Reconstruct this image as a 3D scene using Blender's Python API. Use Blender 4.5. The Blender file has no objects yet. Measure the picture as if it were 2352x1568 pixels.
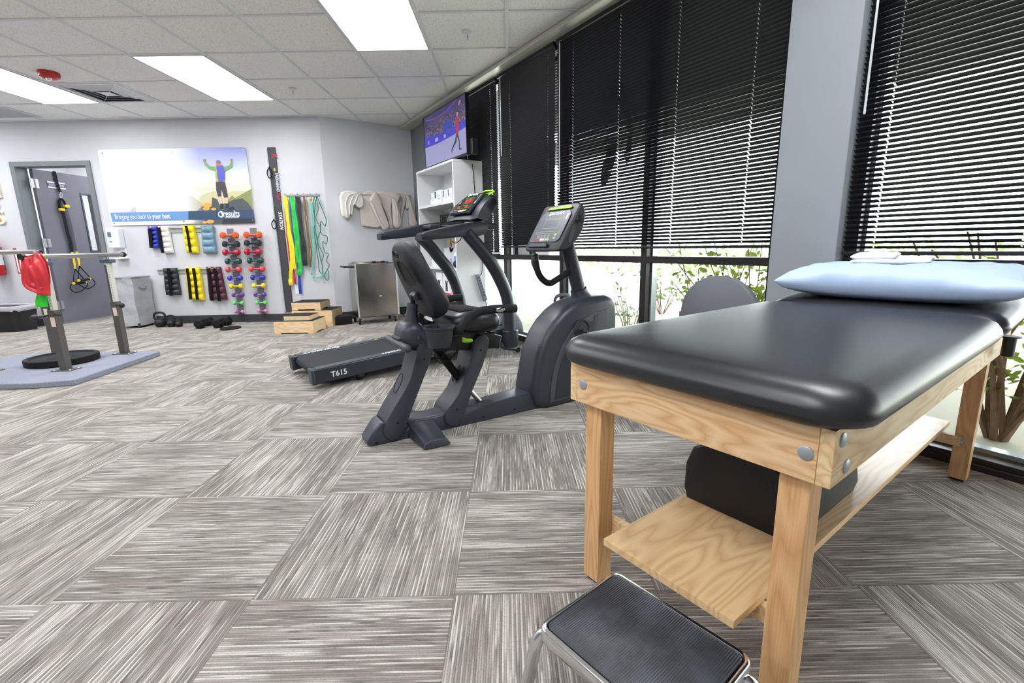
import bpy, bmesh, math, random
from mathutils import Vector, Matrix, noise
random.seed(7)
S = bpy.context.scene
COL = S.collection
PI = math.pi
# ---------------------------------------------------------------- camera model
IW, IH = 2352, 1568
FPX, PITCH, ROLL, YAW, CH = 1077.345, .201448, -.0190723, .00482, .906
_cy, _sy = math.cos(YAW), math.sin(YAW)
_f0, _r0, _u0 = Vector((_sy, _cy, 0)), Vector((_cy, -_sy, 0)), Vector((0, 0, 1))
FW = _f0*math.cos(PITCH) - _u0*math.sin(PITCH)
_up = _u0*math.cos(PITCH) + _f0*math.sin(PITCH)
RT = _r0*math.cos(ROLL) + _up*math.sin(ROLL)
UP = _up*math.cos(ROLL) - _r0*math.sin(ROLL)
CAM = Vector((0, 0, CH))
cd = bpy.data.cameras.new('camera'); cam = bpy.data.objects.new('camera', cd); COL.objects.link(cam)
cd.sensor_width = 36; cd.lens = FPX*36/IW; cd.clip_start = .02; cd.clip_end = 200
M = Matrix((RT, UP, -FW)).transposed().to_4x4(); M.translation = CAM
cam.matrix_world = M
S.camera = cam

def ray(x, y): return (FW*FPX + RT*(x-IW/2) + UP*(IH/2-y)).normalized()
def onz(x, y, z):
    d = ray(x, y); return CAM + d*((z-CH)/d.z)
def ony(x, y, Y):
    d = ray(x, y); return CAM + d*(Y/d.y)
class Plane:
    """vertical plane through o with heading u; n points to its right-hand side; used to survey real positions"""
    def __init__(s, o, u):
        s.o = Vector((o[0], o[1], 0)); s.u = Vector((u[0], u[1], 0)).normalized(); s.n = Vector((s.u.y, -s.u.x, 0))
    def px(s, x, y, off=0):
        d = ray(x, y); q = s.o + s.n*off
        t = (q-CAM).dot(s.n)/d.dot(s.n); return CAM + d*t
    def at(s, t, off, z): return s.o + s.u*t + s.n*off + Vector((0, 0, z))
    def tz(s, x, y, off=0):
        p = s.px(x, y, off); return ((p-s.o).dot(s.u), p.z)
    def mat(s, t=0, off=0, z=0):
        m = Matrix((s.u, -s.n, Vector((0, 0, 1)))).transposed().to_4x4(); m.translation = s.at(t, off, z); return m

# ---------------------------------------------------------------- colours / materials
def lin(c):
    return tuple((v/255/12.92 if v/255 <= .04045 else ((v/255+.055)/1.055)**2.4) for v in c)
MATS = {}
class NT:
    def __init__(s, m): s.t = m.node_tree; s.n = s.t.nodes; s.l = s.t.links
    def new(s, typ, **k):
        n = s.n.new(typ)
        for a, b in k.items(): setattr(n, a, b)
        return n
    def link(s, a, b): s.l.new(a, b)
    def val(s, i, v):
        if isinstance(v, bpy.types.NodeSocket): s.l.new(v, i)
        else: i.default_value = v
    def m(s, op, a, b=0.0, c=None, clamp=False):
        n = s.n.new('ShaderNodeMath'); n.operation = op; n.use_clamp = clamp
        s.val(n.inputs[0], a); s.val(n.inputs[1], b)
        if c is not None: s.val(n.inputs[2], c)
        return n.outputs[0]
    def mix(s, f, a, b):
        n = s.n.new('ShaderNodeMix'); n.data_type = 'RGBA'
        s.val(n.inputs[0], f)
        for i, v in ((6, a), (7, b)):
            s.val(n.inputs[i], v if isinstance(v, bpy.types.NodeSocket) else (*v[:3], 1))
        return n.outputs[2]
    def comb(s, x, y, z):
        n = s.n.new('ShaderNodeCombineXYZ'); s.val(n.inputs[0], x); s.val(n.inputs[1], y); s.val(n.inputs[2], z); return n.outputs[0]
    def sep(s, v):
        n = s.n.new('ShaderNodeSeparateXYZ'); s.l.new(v, n.inputs[0]); return n.outputs
    def noise(s, v, scale, detail=2, rough=.5, out=0):
        n = s.n.new('ShaderNodeTexNoise'); n.inputs['Scale'].default_value = scale; n.inputs['Detail'].default_value = detail
        n.inputs['Roughness'].default_value = rough
        if v is not None: s.l.new(v, n.inputs['Vector'])
        return n.outputs[out]
    def ramp(s, f, stops, interp='LINEAR'):
        n = s.n.new('ShaderNodeValToRGB'); n.color_ramp.interpolation = interp
        e = n.color_ramp.elements
        while len(e) < len(stops): e.new(.5)
        for k, (p, c) in zip(e, stops):
            k.position = p; k.color = (*c[:3], 1)
        s.l.new(f, n.inputs[0]); return n.outputs[0]
    def coord(s, o='Object'):
        return s.new('ShaderNodeTexCoord').outputs[o]
    def pos(s): return s.new('ShaderNodeNewGeometry').outputs['Position']
    def bump(s, h, strength=.3, dist=.01):
        n = s.n.new('ShaderNodeBump'); n.inputs['Strength'].default_value = strength; n.inputs['Distance'].default_value = dist
        s.l.new(h, n.inputs['Height']); return n.outputs[0]
def base(name):
    m = bpy.data.materials.new(name); m.use_nodes = True; k = NT(m)
    b = k.n['Principled BSDF']; return m, k, b
def mat(name, c, rough=.5, metal=0., spec=.5, noise_amt=0., scale=30, bump=0., bscale=200, bdist=.002, coat=0., trans=0., alpha=1., sheen=0.):
    if name in MATS: return MATS[name]
    m, k, b = base(name)
    lc = lin(c)
    b.inputs['Roughness'].default_value = rough; b.inputs['Metallic'].default_value = metal
    b.inputs['Specular IOR Level'].default_value = spec
    if coat: b.inputs['Coat Weight'].default_value = coat; b.inputs['Coat Roughness'].default_value = .15
    if sheen: b.inputs['Sheen Weight'].default_value = sheen
    if trans: b.inputs['Transmission Weight'].default_value = trans
    if alpha < 1: b.inputs['Alpha'].default_value = alpha
    nz = k.noise(k.coord(), scale, 3)
    a = max(noise_amt, .03)
    col = k.mix(k.ramp(nz, [(.3, (0, 0, 0)), (.7, (1, 1, 1))]), tuple(v*(1-a) for v in lc), tuple(min(1, v*(1+a)) for v in lc))
    k.link(col, b.inputs['Base Color'])
    if bump:
        k.link(k.bump(k.noise(k.coord(), bscale, 2), bump, bdist), b.inputs['Normal'])
    MATS[name] = m; return m
def emis(name, c, s):
    if name in MATS: return MATS[name]
    m, k, b = base(name)
    b.inputs['Base Color'].default_value = (*lin(c), 1); b.inputs['Emission Color'].default_value = (*lin(c), 1)
    b.inputs['Emission Strength'].default_value = s; MATS[name] = m; return m

def carpet():
    m, k, b = base('carpet_tile_weave')
    x, y, z = k.sep(k.pos())
    T = .5372
    gx = k.m('DIVIDE', k.m('ADD', x, .698-1e-5), T); gy = k.m('DIVIDE', k.m('SUBTRACT', y, 1.087), T)
    ix, iy = k.m('FLOOR', gx), k.m('FLOOR', gy)
    fx, fy = k.m('SUBTRACT', gx, ix), k.m('SUBTRACT', gy, iy)
    par = k.m('FLOORED_MODULO', k.m('ADD', ix, iy), 2.)          # 0 -> stripes along y
    inv = k.m('SUBTRACT', 1., par)
    a = k.m('ADD', k.m('MULTIPLY', fy, inv), k.m('MULTIPLY', fx, par))   # along the stripe
    c = k.m('ADD', k.m('MULTIPLY', fx, inv), k.m('MULTIPLY', fy, par))   # across
    tid = k.m('ADD', k.m('MULTIPLY', ix, 17.3), k.m('MULTIPLY', iy, 31.7))
    NL = 96
    cn = k.m('MULTIPLY', c, float(NL)); ln = k.m('FLOOR', cn)
    band = k.noise(k.comb(k.m('MULTIPLY', a, 1.3), k.m('MULTIPLY', c, 6.), tid), 1., 1)
    Wn = k.noise(k.comb(k.m('MULTIPLY', a, 2.3), k.m('MULTIPLY', ln, 3.77), tid), 1., 2, .6)
    Dn = k.noise(k.comb(k.m('MULTIPLY', a, 4.2), k.m('MULTIPLY', ln, 5.31), k.m('ADD', tid, 9.)), 1., 2, .6)
    pr = k.m('FLOOR', k.m('MULTIPLY', c, 44.))
    Pn = k.noise(k.comb(k.m('MULTIPLY', a, 2.6), k.m('MULTIPLY', pr, 2.31), k.m('ADD', tid, 5.)), 1., 1)
    fib = k.noise(k.comb(k.m('MULTIPLY', a, 210.), k.m('MULTIPLY', cn, 1.3), tid), 1., 0)
    alt = k.m('SUBTRACT', k.m('FLOORED_MODULO', ln, 2.), .5)
    bias = k.m('ADD', k.m('MULTIPLY', k.m('SUBTRACT', band, .5), .35), k.m('MULTIPLY', alt, .11))
    col = k.ramp(k.m('ADD', Pn, bias), [(.40, lin((132, 127, 120))), (.58, lin((160, 155, 148)))])
    wm = k.m('MULTIPLY', k.m('SUBTRACT', k.m('ADD', Wn, bias), .53), 9., clamp=True)
    col = k.mix(wm, col, lin((200, 195, 188)))
    dm = k.m('MULTIPLY', k.m('SUBTRACT', k.m('SUBTRACT', Dn, bias), .62), 9., clamp=True)
    col = k.mix(dm, col, lin((108, 103, 98)))
    col = k.mix(k.m('MULTIPLY', k.m('SUBTRACT', .5, fib), .8, clamp=True), col, lin((100, 95, 90)))
    rib = k.m('ABSOLUTE', k.m('SINE', k.m('MULTIPLY', c, NL*PI)))
    col2 = k.mix(k.m('MULTIPLY', k.m('POWER', k.m('SUBTRACT', 1., rib), 2.), .55), col, lin((74, 69, 65)))
    e = k.m('MINIMUM', k.m('MINIMUM', fx, k.m('SUBTRACT', 1., fx)), k.m('MINIMUM', fy, k.m('SUBTRACT', 1., fy)))
    seam = k.m('LESS_THAN', e, .0028)
    col3 = k.mix(k.m('MULTIPLY', seam, .35), col2, lin((80, 76, 72)))
    k.link(col3, b.inputs['Base Color'])
    b.inputs['Roughness'].default_value = .95; b.inputs['Specular IOR Level'].default_value = .15
    h = k.m('ADD', k.m('MULTIPLY', rib, .7), k.m('MULTIPLY', fib, .6))
    k.link(k.bump(h, .55, .003), b.inputs['Normal'])
    return m
def ceiling_mat():
    m, k, b = base('acoustic_tile')
    p = k.pos()
    n1 = k.noise(p, 170, 1); n2 = k.noise(p, 5, 2)
    pit = k.ramp(n1, [(.30, lin((196, 194, 188))), (.40, lin((245, 245, 244)))])
    col = k.mix(k.m('MULTIPLY', n2, .12), pit, lin((222, 222, 223)))
    x, y, z = k.sep(p)
    sx = k.m('SUBTRACT', 1., k.m('MULTIPLY', k.m('ABSOLUTE', k.m('ADD', x, 4.46)), 5.2), clamp=True)
    sy = k.m('SUBTRACT', 1., k.m('MULTIPLY', k.m('ABSOLUTE', k.m('SUBTRACT', y, 5.955)), 26.), clamp=True)
    col = k.mix(k.m('MULTIPLY', k.m('MULTIPLY', sx, sy), .55), col, lin((176, 140, 96)))
    k.link(col, b.inputs['Base Color']); b.inputs['Roughness'].default_value = .9
    k.link(k.bump(n1, .25, .002), b.inputs['Normal'])
    return m
def paint(name, c):
    return mat(name, c, .62, 0, .3, .015, 3, .12, 420, .001)
def wood(name, c1, c2, scale=1., rough=.35, axis=0, contrast=1., rays=.5):
    m, k, b = base(name)
    x, y, z = k.sep(k.coord())
    ax = [x, y, z]; L = ax.pop(axis)
    w = k.noise(k.comb(k.m('MULTIPLY', L, 1.9*scale), k.m('MULTIPLY', ax[0], 13*scale), k.m('MULTIPLY', ax[1], 13*scale)), 1., 1.5, .45)
    rings = k.m('ABSOLUTE', k.m('SUBTRACT', k.m('FRACT', k.m('MULTIPLY', w, 13.)), .5))
    g = k.m('MULTIPLY', rings, 2., clamp=True)
    g = k.m('POWER', g, .7)
    fib = k.noise(k.comb(k.m('MULTIPLY', L, 8*scale), k.m('MULTIPLY', ax[0], 420*scale), k.m('MULTIPLY', ax[1], 420*scale)), 1., 1)
    v = k.m('ADD', k.m('MULTIPLY', g, 1-rays), k.m('MULTIPLY', fib, rays))
    col = k.ramp(v, [(.5-.42/contrast, lin(c1)), (.5+.3/contrast, lin(c2))])
    k.link(col, b.inputs['Base Color']); b.inputs['Roughness'].default_value = rough
    b.inputs['Specular IOR Level'].default_value = .4
    k.link(k.bump(fib, .08, .001), b.inputs['Normal'])
    return m
def brushed(name, c, rough=.25):
    m, k, b = base(name)
    x, y, z = k.sep(k.coord())
    n = k.noise(k.comb(k.m('MULTIPLY', x, 2.), k.m('MULTIPLY', y, 2.), k.m('MULTIPLY', z, 300.)), 1., 2)
    k.link(k.mix(n, tuple(v*.85 for v in lin(c)), lin(c)), b.inputs['Base Color'])
    b.inputs['Metallic'].default_value = 1.; k.link(k.m('ADD', k.m('MULTIPLY', n, .12), rough-.06), b.inputs['Roughness'])
    big = k.noise(k.comb(k.m('MULTIPLY', x, 3.), k.m('MULTIPLY', y, 3.), k.m('MULTIPLY', z, .8)), 1., 1)
    k.link(k.bump(big, .35, .03), b.inputs['Normal'])
    return m
def glass_mat():
    m = bpy.data.materials.new('window_glass'); m.use_nodes = True; k = NT(m)
    k.n.remove(k.n['Principled BSDF']); out = k.n['Material Output']
    tr = k.new('ShaderNodeBsdfTransparent'); tr.inputs[0].default_value = (.93, .96, .95, 1)
    gl = k.new('ShaderNodeBsdfGlossy'); gl.inputs['Roughness'].default_value = .02
    fr = k.new('ShaderNodeFresnel'); fr.inputs[0].default_value = 1.25
    mx = k.new('ShaderNodeMixShader'); k.link(fr.outputs[0], mx.inputs[0]); k.link(tr.outputs[0], mx.inputs[1]); k.link(gl.outputs[0], mx.inputs[2])
    k.link(mx.outputs[0], out.inputs[0]); return m

M_WALL = paint('white_wall_paint', (203, 204, 208)); M_GREY = paint('grey_wall_paint', (216, 219, 223)); M_DARKW = paint('dark_grey_wall_paint', (122, 125, 129))
M_TRIM = mat('dark_rubber_base', (56, 57, 60), .5)
M_FRAME = mat('dark_bronze_metal', (44, 40, 41), .35, .3)
M_BLACKMETAL = mat('black_sill_metal', (22, 22, 24), .35, .2)
M_BLIND = mat('black_blind_slat', (34, 34, 38), .42, 0, .5)
M_GLASS = glass_mat()
M_DGREY = mat('door_frame_paint', (112, 120, 122), .45)
M_DOOR = mat('door_leaf_paint', (112, 112, 124), .5, 0, .4, .03, 8)
M_STEEL = mat('satin_steel', (190, 190, 192), .28, 1.)
M_CHROME = mat('chrome', (225, 225, 228), .16, 1.)
M_BLACK = mat('black_plastic', (26, 27, 30), .42, 0, .5, .05, 60, .1, 900, .0006)
M_CHAR = mat('charcoal_plastic', (55, 58, 66), .46, 0, .5, .04, 40, .15, 700, .0008)
M_CHAR2 = mat('graphite_painted_metal', (47, 50, 58), .38, .1, .5, .04, 20)
M_GREYP = mat('grey_plastic', (104, 110, 118), .45, 0, .5)
M_RUBBER = mat('black_rubber', (17, 17, 18), .7, 0, .3, .1, 100, .2, 500, .001)
M_VINYL = mat('black_vinyl', (27, 28, 33), .37, 0, .7, .03, 12, .12, 1400, .0004)
M_VINYL2 = mat('charcoal_vinyl', (42, 43, 47), .45, 0, .5, .03, 20, .2, 1200, .0006)
M_WHITE = mat('white_plastic', (232, 234, 238), .4)
M_LIME = mat('lime_plastic', (150, 205, 20), .4)
M_RED = mat('red_plastic', (190, 30, 35), .35)
M_FOAMG = mat('foam_grip', (38, 39, 42), .8, 0, .2, .05, 80, .3, 900, .001)
M_TEXTW = mat('white_print', (238, 238, 240), .5)
M_TEXTG = mat('grey_print', (150, 152, 158), .5)
M_LED = emis('red_led', (255, 40, 30), 1.)

# ---------------------------------------------------------------- object helpers
WM = {}
def props(o, label=None, cat=None, group=None, kind=None):
    if label: o['label'] = label
    if cat: o['category'] = cat
    if group: o['group'] = group
    if kind: o['kind'] = kind
    return o
def thing(name, label, cat, m=None, group=None):
    o = bpy.data.objects.new(name, None); COL.objects.link(o); o.empty_display_size = .05
    if m is None: m = Matrix()
    if isinstance(m, (tuple, list, Vector)): m = Matrix.Translation(Vector(m))
    o.matrix_world = m; WM[o.name] = m.copy()
    return props(o, label, cat, group)
def part(name, bm, mt, parent=None, world=False, smooth=True, bev=0, seg=2, label=None, kind=None, sub=0, angle=40, solid=0):
    """links one bmesh as one mesh object; world=True: geometry is in world space and is brought into the parent's space"""
    P = WM.get(parent.name, Matrix()) if parent else Matrix()
    if parent and world: bmesh.ops.transform(bm, matrix=P.inverted(), verts=bm.verts)
    bmesh.ops.recalc_face_normals(bm, faces=bm.faces)
    me = bpy.data.meshes.new(name); bm.to_mesh(me); bm.free()
    o = bpy.data.objects.new(name, me); COL.objects.link(o)
    me.materials.append(mt)
    if smooth:
        for p in me.polygons: p.use_smooth = True
        try: me.set_sharp_from_angle(angle=math.radians(angle))
        except Exception: pass
    if solid:
        s = o.modifiers.new('thickness', 'SOLIDIFY'); s.thickness = solid; s.offset = 0
    if sub:
        s = o.modifiers.new('sub', 'SUBSURF'); s.levels = sub; s.render_levels = sub
    if bev:
        b = o.modifiers.new('bevel', 'BEVEL'); b.width = bev; b.segments = seg; b.limit_method = 'ANGLE'; b.angle_limit = math.radians(35)
    if parent: o.parent = parent; WM[o.name] = P.copy()
    else: WM[o.name] = Matrix()
    return props(o, label, None, None, kind)
def solo(name, bm, mt, label, cat, origin=(0, 0, 0), group=None, **k):
    """a thing that is one mesh; bm in world space, origin moved to its base"""
    m = origin if isinstance(origin, Matrix) else Matrix.Translation(Vector(origin))
    bmesh.ops.transform(bm, matrix=m.inverted(), verts=bm.verts)
    o = part(name, bm, mt, None, **k); o.matrix_world = m; WM[o.name] = m.copy()
    return props(o, label, cat, group)
def struct(name, bm, mt, **k):
    o = part(name, bm, mt, k.pop('parent', None), **k); o['kind'] = 'structure'; return o
def copy_thing(root, m, label, group=None, mats=None):
    r = root.copy(); COL.objects.link(r); r.matrix_world = m; WM[r.name] = m.copy()
    r['label'] = label
    if group: r['group'] = group
    def rec(src, dst):
        for ch in list(src.children):
            c = ch.copy(); COL.objects.link(c); c.parent = dst
            c.matrix_parent_inverse = Matrix(); WM[c.name] = m.copy(); rec(ch, c)
    rec(root, r)
    return r
def NB(): return bmesh.new()
def box(bm, x0, x1, y0, y1, z0, z1, m=None):
    r = bmesh.ops.create_cube(bm, size=1)
    mt = Matrix.Translation(((x0+x1)/2, (y0+y1)/2, (z0+z1)/2)) @ Matrix.Diagonal((abs(x1-x0), abs(y1-y0), abs(z1-z0), 1))
    if m is not None: mt = m @ mt
    bmesh.ops.transform(bm, matrix=mt, verts=r['verts']); return bm
def prism(bm, pts, vec):
    a = [bm.verts.new(p) for p in pts]; b = [bm.verts.new(Vector(p)+vec) for p in pts]
    n = len(pts); bm.faces.new(a); bm.faces.new(b[::-1])
    for i in range(n): bm.faces.new((a[i], b[i], b[(i+1) % n], a[(i+1) % n]))
    return bm
def flat(bm, pts):
    bm.faces.new([bm.verts.new(p) for p in pts]); return bm
def loft(bm, rings, caps=True, closed=True):
    R = [[bm.verts.new(p) for p in r] for r in rings]; n = len(R[0])
    for a, b in zip(R, R[1:]):
        for i in range(n if closed else n-1): bm.faces.new((a[i], a[(i+1) % n], b[(i+1) % n], b[i]))
    if caps and closed:
        bm.faces.new(R[0][::-1]); bm.faces.new(R[-1])
    return bm
def smoothpath(pts, n=6):
    P = [Vector(p) for p in pts]
    if len(P) < 3: return P
    Q = [P[0]*2-P[1]] + P + [P[-1]*2-P[-2]]; out = []
    for i in range(1, len(Q)-2):
        a, b, c, d = Q[i-1:i+3]
        for j in range(n):
            t = j/n
            out.append(.5*((2*b)+(c-a)*t+(2*a-5*b+4*c-d)*t*t+(3*b-a-3*c+d)*t**3))
    out.append(P[-1]); return out
def tube(bm, pts, r, seg=12, smooth=0, caps=True, flatx=1.):
    P = smoothpath(pts, smooth) if smooth else [Vector(p) for p in pts]
    n = len(P); rs = r if isinstance(r, (list, tuple)) else None
    T = [(P[min(i+1, n-1)]-P[max(i-1, 0)]).normalized() for i in range(n)]
    ref = Vector((0, 0, 1)) if abs(T[0].z) < .9 else Vector((1, 0, 0))
    a = T[0].cross(ref).normalized(); rings = []
    for i in range(n):
        a = (a - T[i]*a.dot(T[i])).normalized(); b = T[i].cross(a)
        ri = (rs[min(len(rs)-1, int(i/(n-1)*(len(rs)-1)))] if len(rs) != n else rs[i]) if rs else r
        if rs and len(rs) != n:
            f = i/(n-1)*(len(rs)-1); k0 = int(f); k1 = min(k0+1, len(rs)-1); ri = rs[k0]*(1-(f-k0))+rs[k1]*(f-k0)
        rings.append([P[i]+(a*math.cos(2*PI*j/seg)*flatx+b*math.sin(2*PI*j/seg))*ri for j in range(seg)])
    return loft(bm, rings, caps)
def frame_z(axis):
    z = Vector(axis).normalized(); x = (Vector((0, 0, 1)) if abs(z.z) < .9 else Vector((1, 0, 0))).cross(z).normalized()
    return Matrix((x, z.cross(x), z)).transposed().to_4x4()
def lathe(bm, prof, m=None, seg=24, a0=0):
    """prof: (radius, height) list about local z; a radius of 0 closes the end"""
    m = m or Matrix(); prev = None
    for r, h in prof:
        if r <= 1e-6: cur = [bm.verts.new(m @ Vector((0, 0, h)))]
        else: cur = [bm.verts.new(m @ Vector((r*math.cos(2*PI*i/seg+a0), r*math.sin(2*PI*i/seg+a0), h))) for i in range(seg)]
        if prev:
            for i in range(seg):
                j = (i+1) % seg
                if len(prev) == 1 and len(cur) > 1: bm.faces.new((prev[0], cur[i], cur[j]))
                elif len(cur) == 1 and len(prev) > 1: bm.faces.new((prev[i], cur[0], prev[j]))
                elif len(cur) > 1: bm.faces.new((prev[i], cur[i], cur[j], prev[j]))
        prev = cur
    return bm
def cyl(bm, a, b, r, seg=16):
    a, b = Vector(a), Vector(b); m = frame_z(b-a); m.translation = a
    L = (b-a).length; return lathe(bm, [(0, 0), (r, 0), (r, L), (0, L)], m, seg)
def ball(bm, c, r, seg=12, sc=(1, 1, 1)):
    x = bmesh.ops.create_uvsphere(bm, u_segments=seg*2, v_segments=seg, radius=1)
    bmesh.ops.transform(bm, matrix=Matrix.Translation(Vector(c)) @ Matrix.Diagonal((r*sc[0], r*sc[1], r*sc[2], 1)), verts=x['verts']); return bm
def xf(p, m): return m @ Vector(p)
def slab(bm, P, px, tr, o0, o1):
    """outline surveyed on plane P at offset tr, given real thickness from o0 to o1"""
    pts = [P.px(x, y, tr) for x, y in px]; return prism(bm, [p+P.n*(o0-tr) for p in pts], P.n*(o1-o0))
def puff(bm, P, px, tr, o0, o1, R, n=5, pts=None):
    pts = pts or [P.px(x, y, tr) for x, y in px]
    pts = [p-P.n*tr for p in pts]
    c = sum(pts, Vector())/len(pts); rings = []
    w = abs(o1-o0); sgn = 1 if o1 > o0 else -1; R = min(R, w/2)
    st = [(R*(1-math.cos(i/n*PI/2)), R*(1-math.sin(i/n*PI/2))) for i in range(n+1)]
    st = st + [(w-a, d) for a, d in st[::-1]]
    for a, d in st:
        rings.append([p + (c-p)*min(.92, d/max(1e-4, (c-p).length)) + P.n*(o0+sgn*a) for p in pts])
    return loft(bm, rings)
def tri(pts):
    from mathutils.geometry import tessellate_polygon
    bm = NB(); v = [bm.verts.new(p) for p in pts]
    for t in tessellate_polygon([[Vector(p) for p in pts]]):
        try: bm.faces.new([v[i] for i in t])
        except ValueError: pass
    return bm
def densify(px, k=3): # smooth closed outline
    n = len(px); out = []
    for i in range(n):
        a, b, c, d = [Vector((*px[(i+j) % n], 0)) for j in (-1, 0, 1, 2)]
        for j in range(k):
            t = j/k; v = .5*((2*b)+(c-a)*t+(2*a-5*b+4*c-d)*t*t+(3*b-a-3*c+d)*t**3); out.append((v.x, v.y))
    return out
def text(name, s, size, m, mt, parent=None, bold=False, shear=0., world=True, ext=.0004, align='CENTER', space=1., label=None, sx=1.):
    cu = bpy.data.curves.new(name, 'FONT'); cu.body = s; cu.size = size; cu.align_x = align; cu.align_y = 'CENTER'
    cu.extrude = ext; cu.shear = shear; cu.space_character = space; cu.resolution_u = 3
    if bold: cu.offset = size*.018
    o = bpy.data.objects.new(name, cu); me = bpy.data.meshes.new_from_object(o)
    bpy.data.objects.remove(o); bm = bmesh.new(); bm.from_mesh(me); bpy.data.meshes.remove(me)
    bmesh.ops.transform(bm, matrix=m @ Matrix.Diagonal((sx, 1, 1, 1)), verts=bm.verts)
    return part(name, bm, mt, parent, world=world, smooth=False, label=label)
def axes(o, x, y):
    """matrix whose local x,y are the given world directions"""
    x = Vector(x).normalized(); y = (Vector(y)-x*Vector(y).dot(x)).normalized(); m = Matrix((x, y, x.cross(y))).transposed().to_4x4(); m.translation = Vector(o); return m

# ---------------------------------------------------------------- planes of the room
HC = 2.46
WIN = Plane((-1.315, 6.75), (.53, -.848))          # window wall; n points out of the room -> use negative offsets inside
YB = 6.05                                            # white back wall
def wq(s, off, z): return WIN.at(s, off, z)          # off<0 is inside? see below
# ================================================================ ROOM SHELL
C1 = (-2.235, YB); C2 = tuple(WIN.at(.106, 0, 0)[:2]); WE = tuple(WIN.at(11.02, 0, 0)[:2])
ROOM = [(-7, -2.6), WE, C2, C1, (-7, YB)]
def polyface(bm, pts, z): return flat(bm, [(x, y, z) for x, y in pts])
bm = NB(); prism(bm, [(x, y, -.08) for x, y in [(-7.6, -2.7), (4.6, -2.7), tuple(WIN.at(0, -.12, 0)[:2]), (-1.4, 7.2), (-2.2, 9.3), (-7.6, 9.3)]], Vector((0, 0, .08)))
struct('floor', bm, carpet(), smooth=False)
GX0, GY0, G = -2.413, 4.176, .6096
M_CEIL = ceiling_mat(); M_GRID = mat('ceiling_grid_metal', (222, 223, 226), .5)
CP = [(-7.1, -2.7), tuple(WIN.at(11.2, -.2, 0)[:2]), tuple(WIN.at(0, -.2, 0)[:2]), (-2.235, 6.35), (-7.1, 6.35)]
bm = NB(); prism(bm, [(x, y, HC+.007) for x, y in CP], Vector((0, 0, .12)))
ceil = struct('ceiling', bm, M_CEIL, smooth=False)
def ymax(x):
    if x < -2.235: return YB
    if x < -1.259: return YB+(x+2.235)*.625
    return 6.75-(x+1.315)*1.6
def xmax(y):
    if y > 6.05: return -1.315-(y-6.75)/1.6
    return -1.315+(6.75-y)/1.6
bm = NB()
for k in range(-8, 12):
    x = GX0+k*G
    if x > -7: box(bm, x-.012, x+.012, -2.6, ymax(x)-.005, HC, HC+.008)
for j in range(-12, 5):
    y = GY0+j*G
    x0 = -7 if y < YB else -2.2+(y-YB)*1.6
    if y > -2.6 and y < 6.6: box(bm, x0, xmax(y)-.02, y-.0121, y+.0121, HC+.0004, HC+.0082)
struct('ceiling_grid', bm, M_GRID, parent=ceil, smooth=False)
# walls
DX0, DX1, DZ = -5.965, -5.085, 1.965
bm = NB(); box(bm, -7.1, DX0-.02, YB, YB+.12, 0, HC+.05); box(bm, DX0-.02, DX1+.02, YB, YB+.12, DZ+.02, HC+.05); box(bm, DX1+.02, C1[0], YB, YB+.12, 0, HC+.05)
struct('wall_back', bm, M_WALL, smooth=False)
bm = NB(); prism(bm, [(*C1, 0), (*C2, 0), (C2[0]+.05, C2[1]+.12, 0), (C1[0], C1[1]+.14, 0)], Vector((0, 0, HC+.05)))
struct('wall_corner', bm, M_GREY, smooth=False)
bm = NB(); box(bm, -7.12, -7, -2.6, YB, 0, HC+.05); struct('wall_left', bm, M_WALL, smooth=False)
bm = NB(); box(bm, -7.1, WE[0]+.3, -2.72, -2.6, 0, HC+.05); struct('wall_front', bm, M_WALL, smooth=False)
W = WIN.mat()
def wbox(bm, s0, s1, a0, a1, z0, z1): return box(bm, s0, s1, -a1, -a0, z0, z1, W)      # a: inward offset
bm = NB(); wbox(bm, .1, .62, -.12, 0, 0, HC+.05); wbox(bm, 8.2, 11.4, -.12, 0, 0, HC+.05)
struct('wall_right', bm, M_DARKW, smooth=False)
bm = NB(); wbox(bm, 5.082, 5.383, -.15, .062, 0, HC+.05)
struct('wall_column', bm, paint('column_paint', (150, 155, 161)), smooth=False, bev=.004)
# baseboards
bm = NB(); box(bm, -7, DX0-.045, YB-.012, YB, 0, .1); box(bm, DX1+.045, C1[0]+.004, YB-.012, YB, 0, .1); struct('baseboard_back', bm, M_TRIM, smooth=False, bev=.003)
AW = Plane(C1, (.848, .53)); AL = (Vector(C2)-Vector(C1)).length
bm = NB(); box(bm, 0, AL-.01, -.012, 0, 0, .1, AW.mat()); struct('baseboard_corner', bm, M_TRIM, smooth=False, bev=.003)
bm = NB(); wbox(bm, .11, .62, 0, .012, 0, .1); wbox(bm, 5.078, 5.387, .062, .072, 0, .1); struct('baseboard_right', bm, M_TRIM, smooth=False)
bm = NB(); box(bm, -7, -6.988, -2.6, YB-.02, 0, .1); struct('baseboard_left', bm, M_TRIM, smooth=False)
# painted pocket trim under the ceiling in front of the blinds
bm = NB(); wbox(bm, .11, 11, .0, .15, 2.425, HC-.001)
struct('trim_1', bm, mat('pocket_trim_paint', (196, 196, 186), .3, .25), smooth=False, bev=.003)
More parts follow.
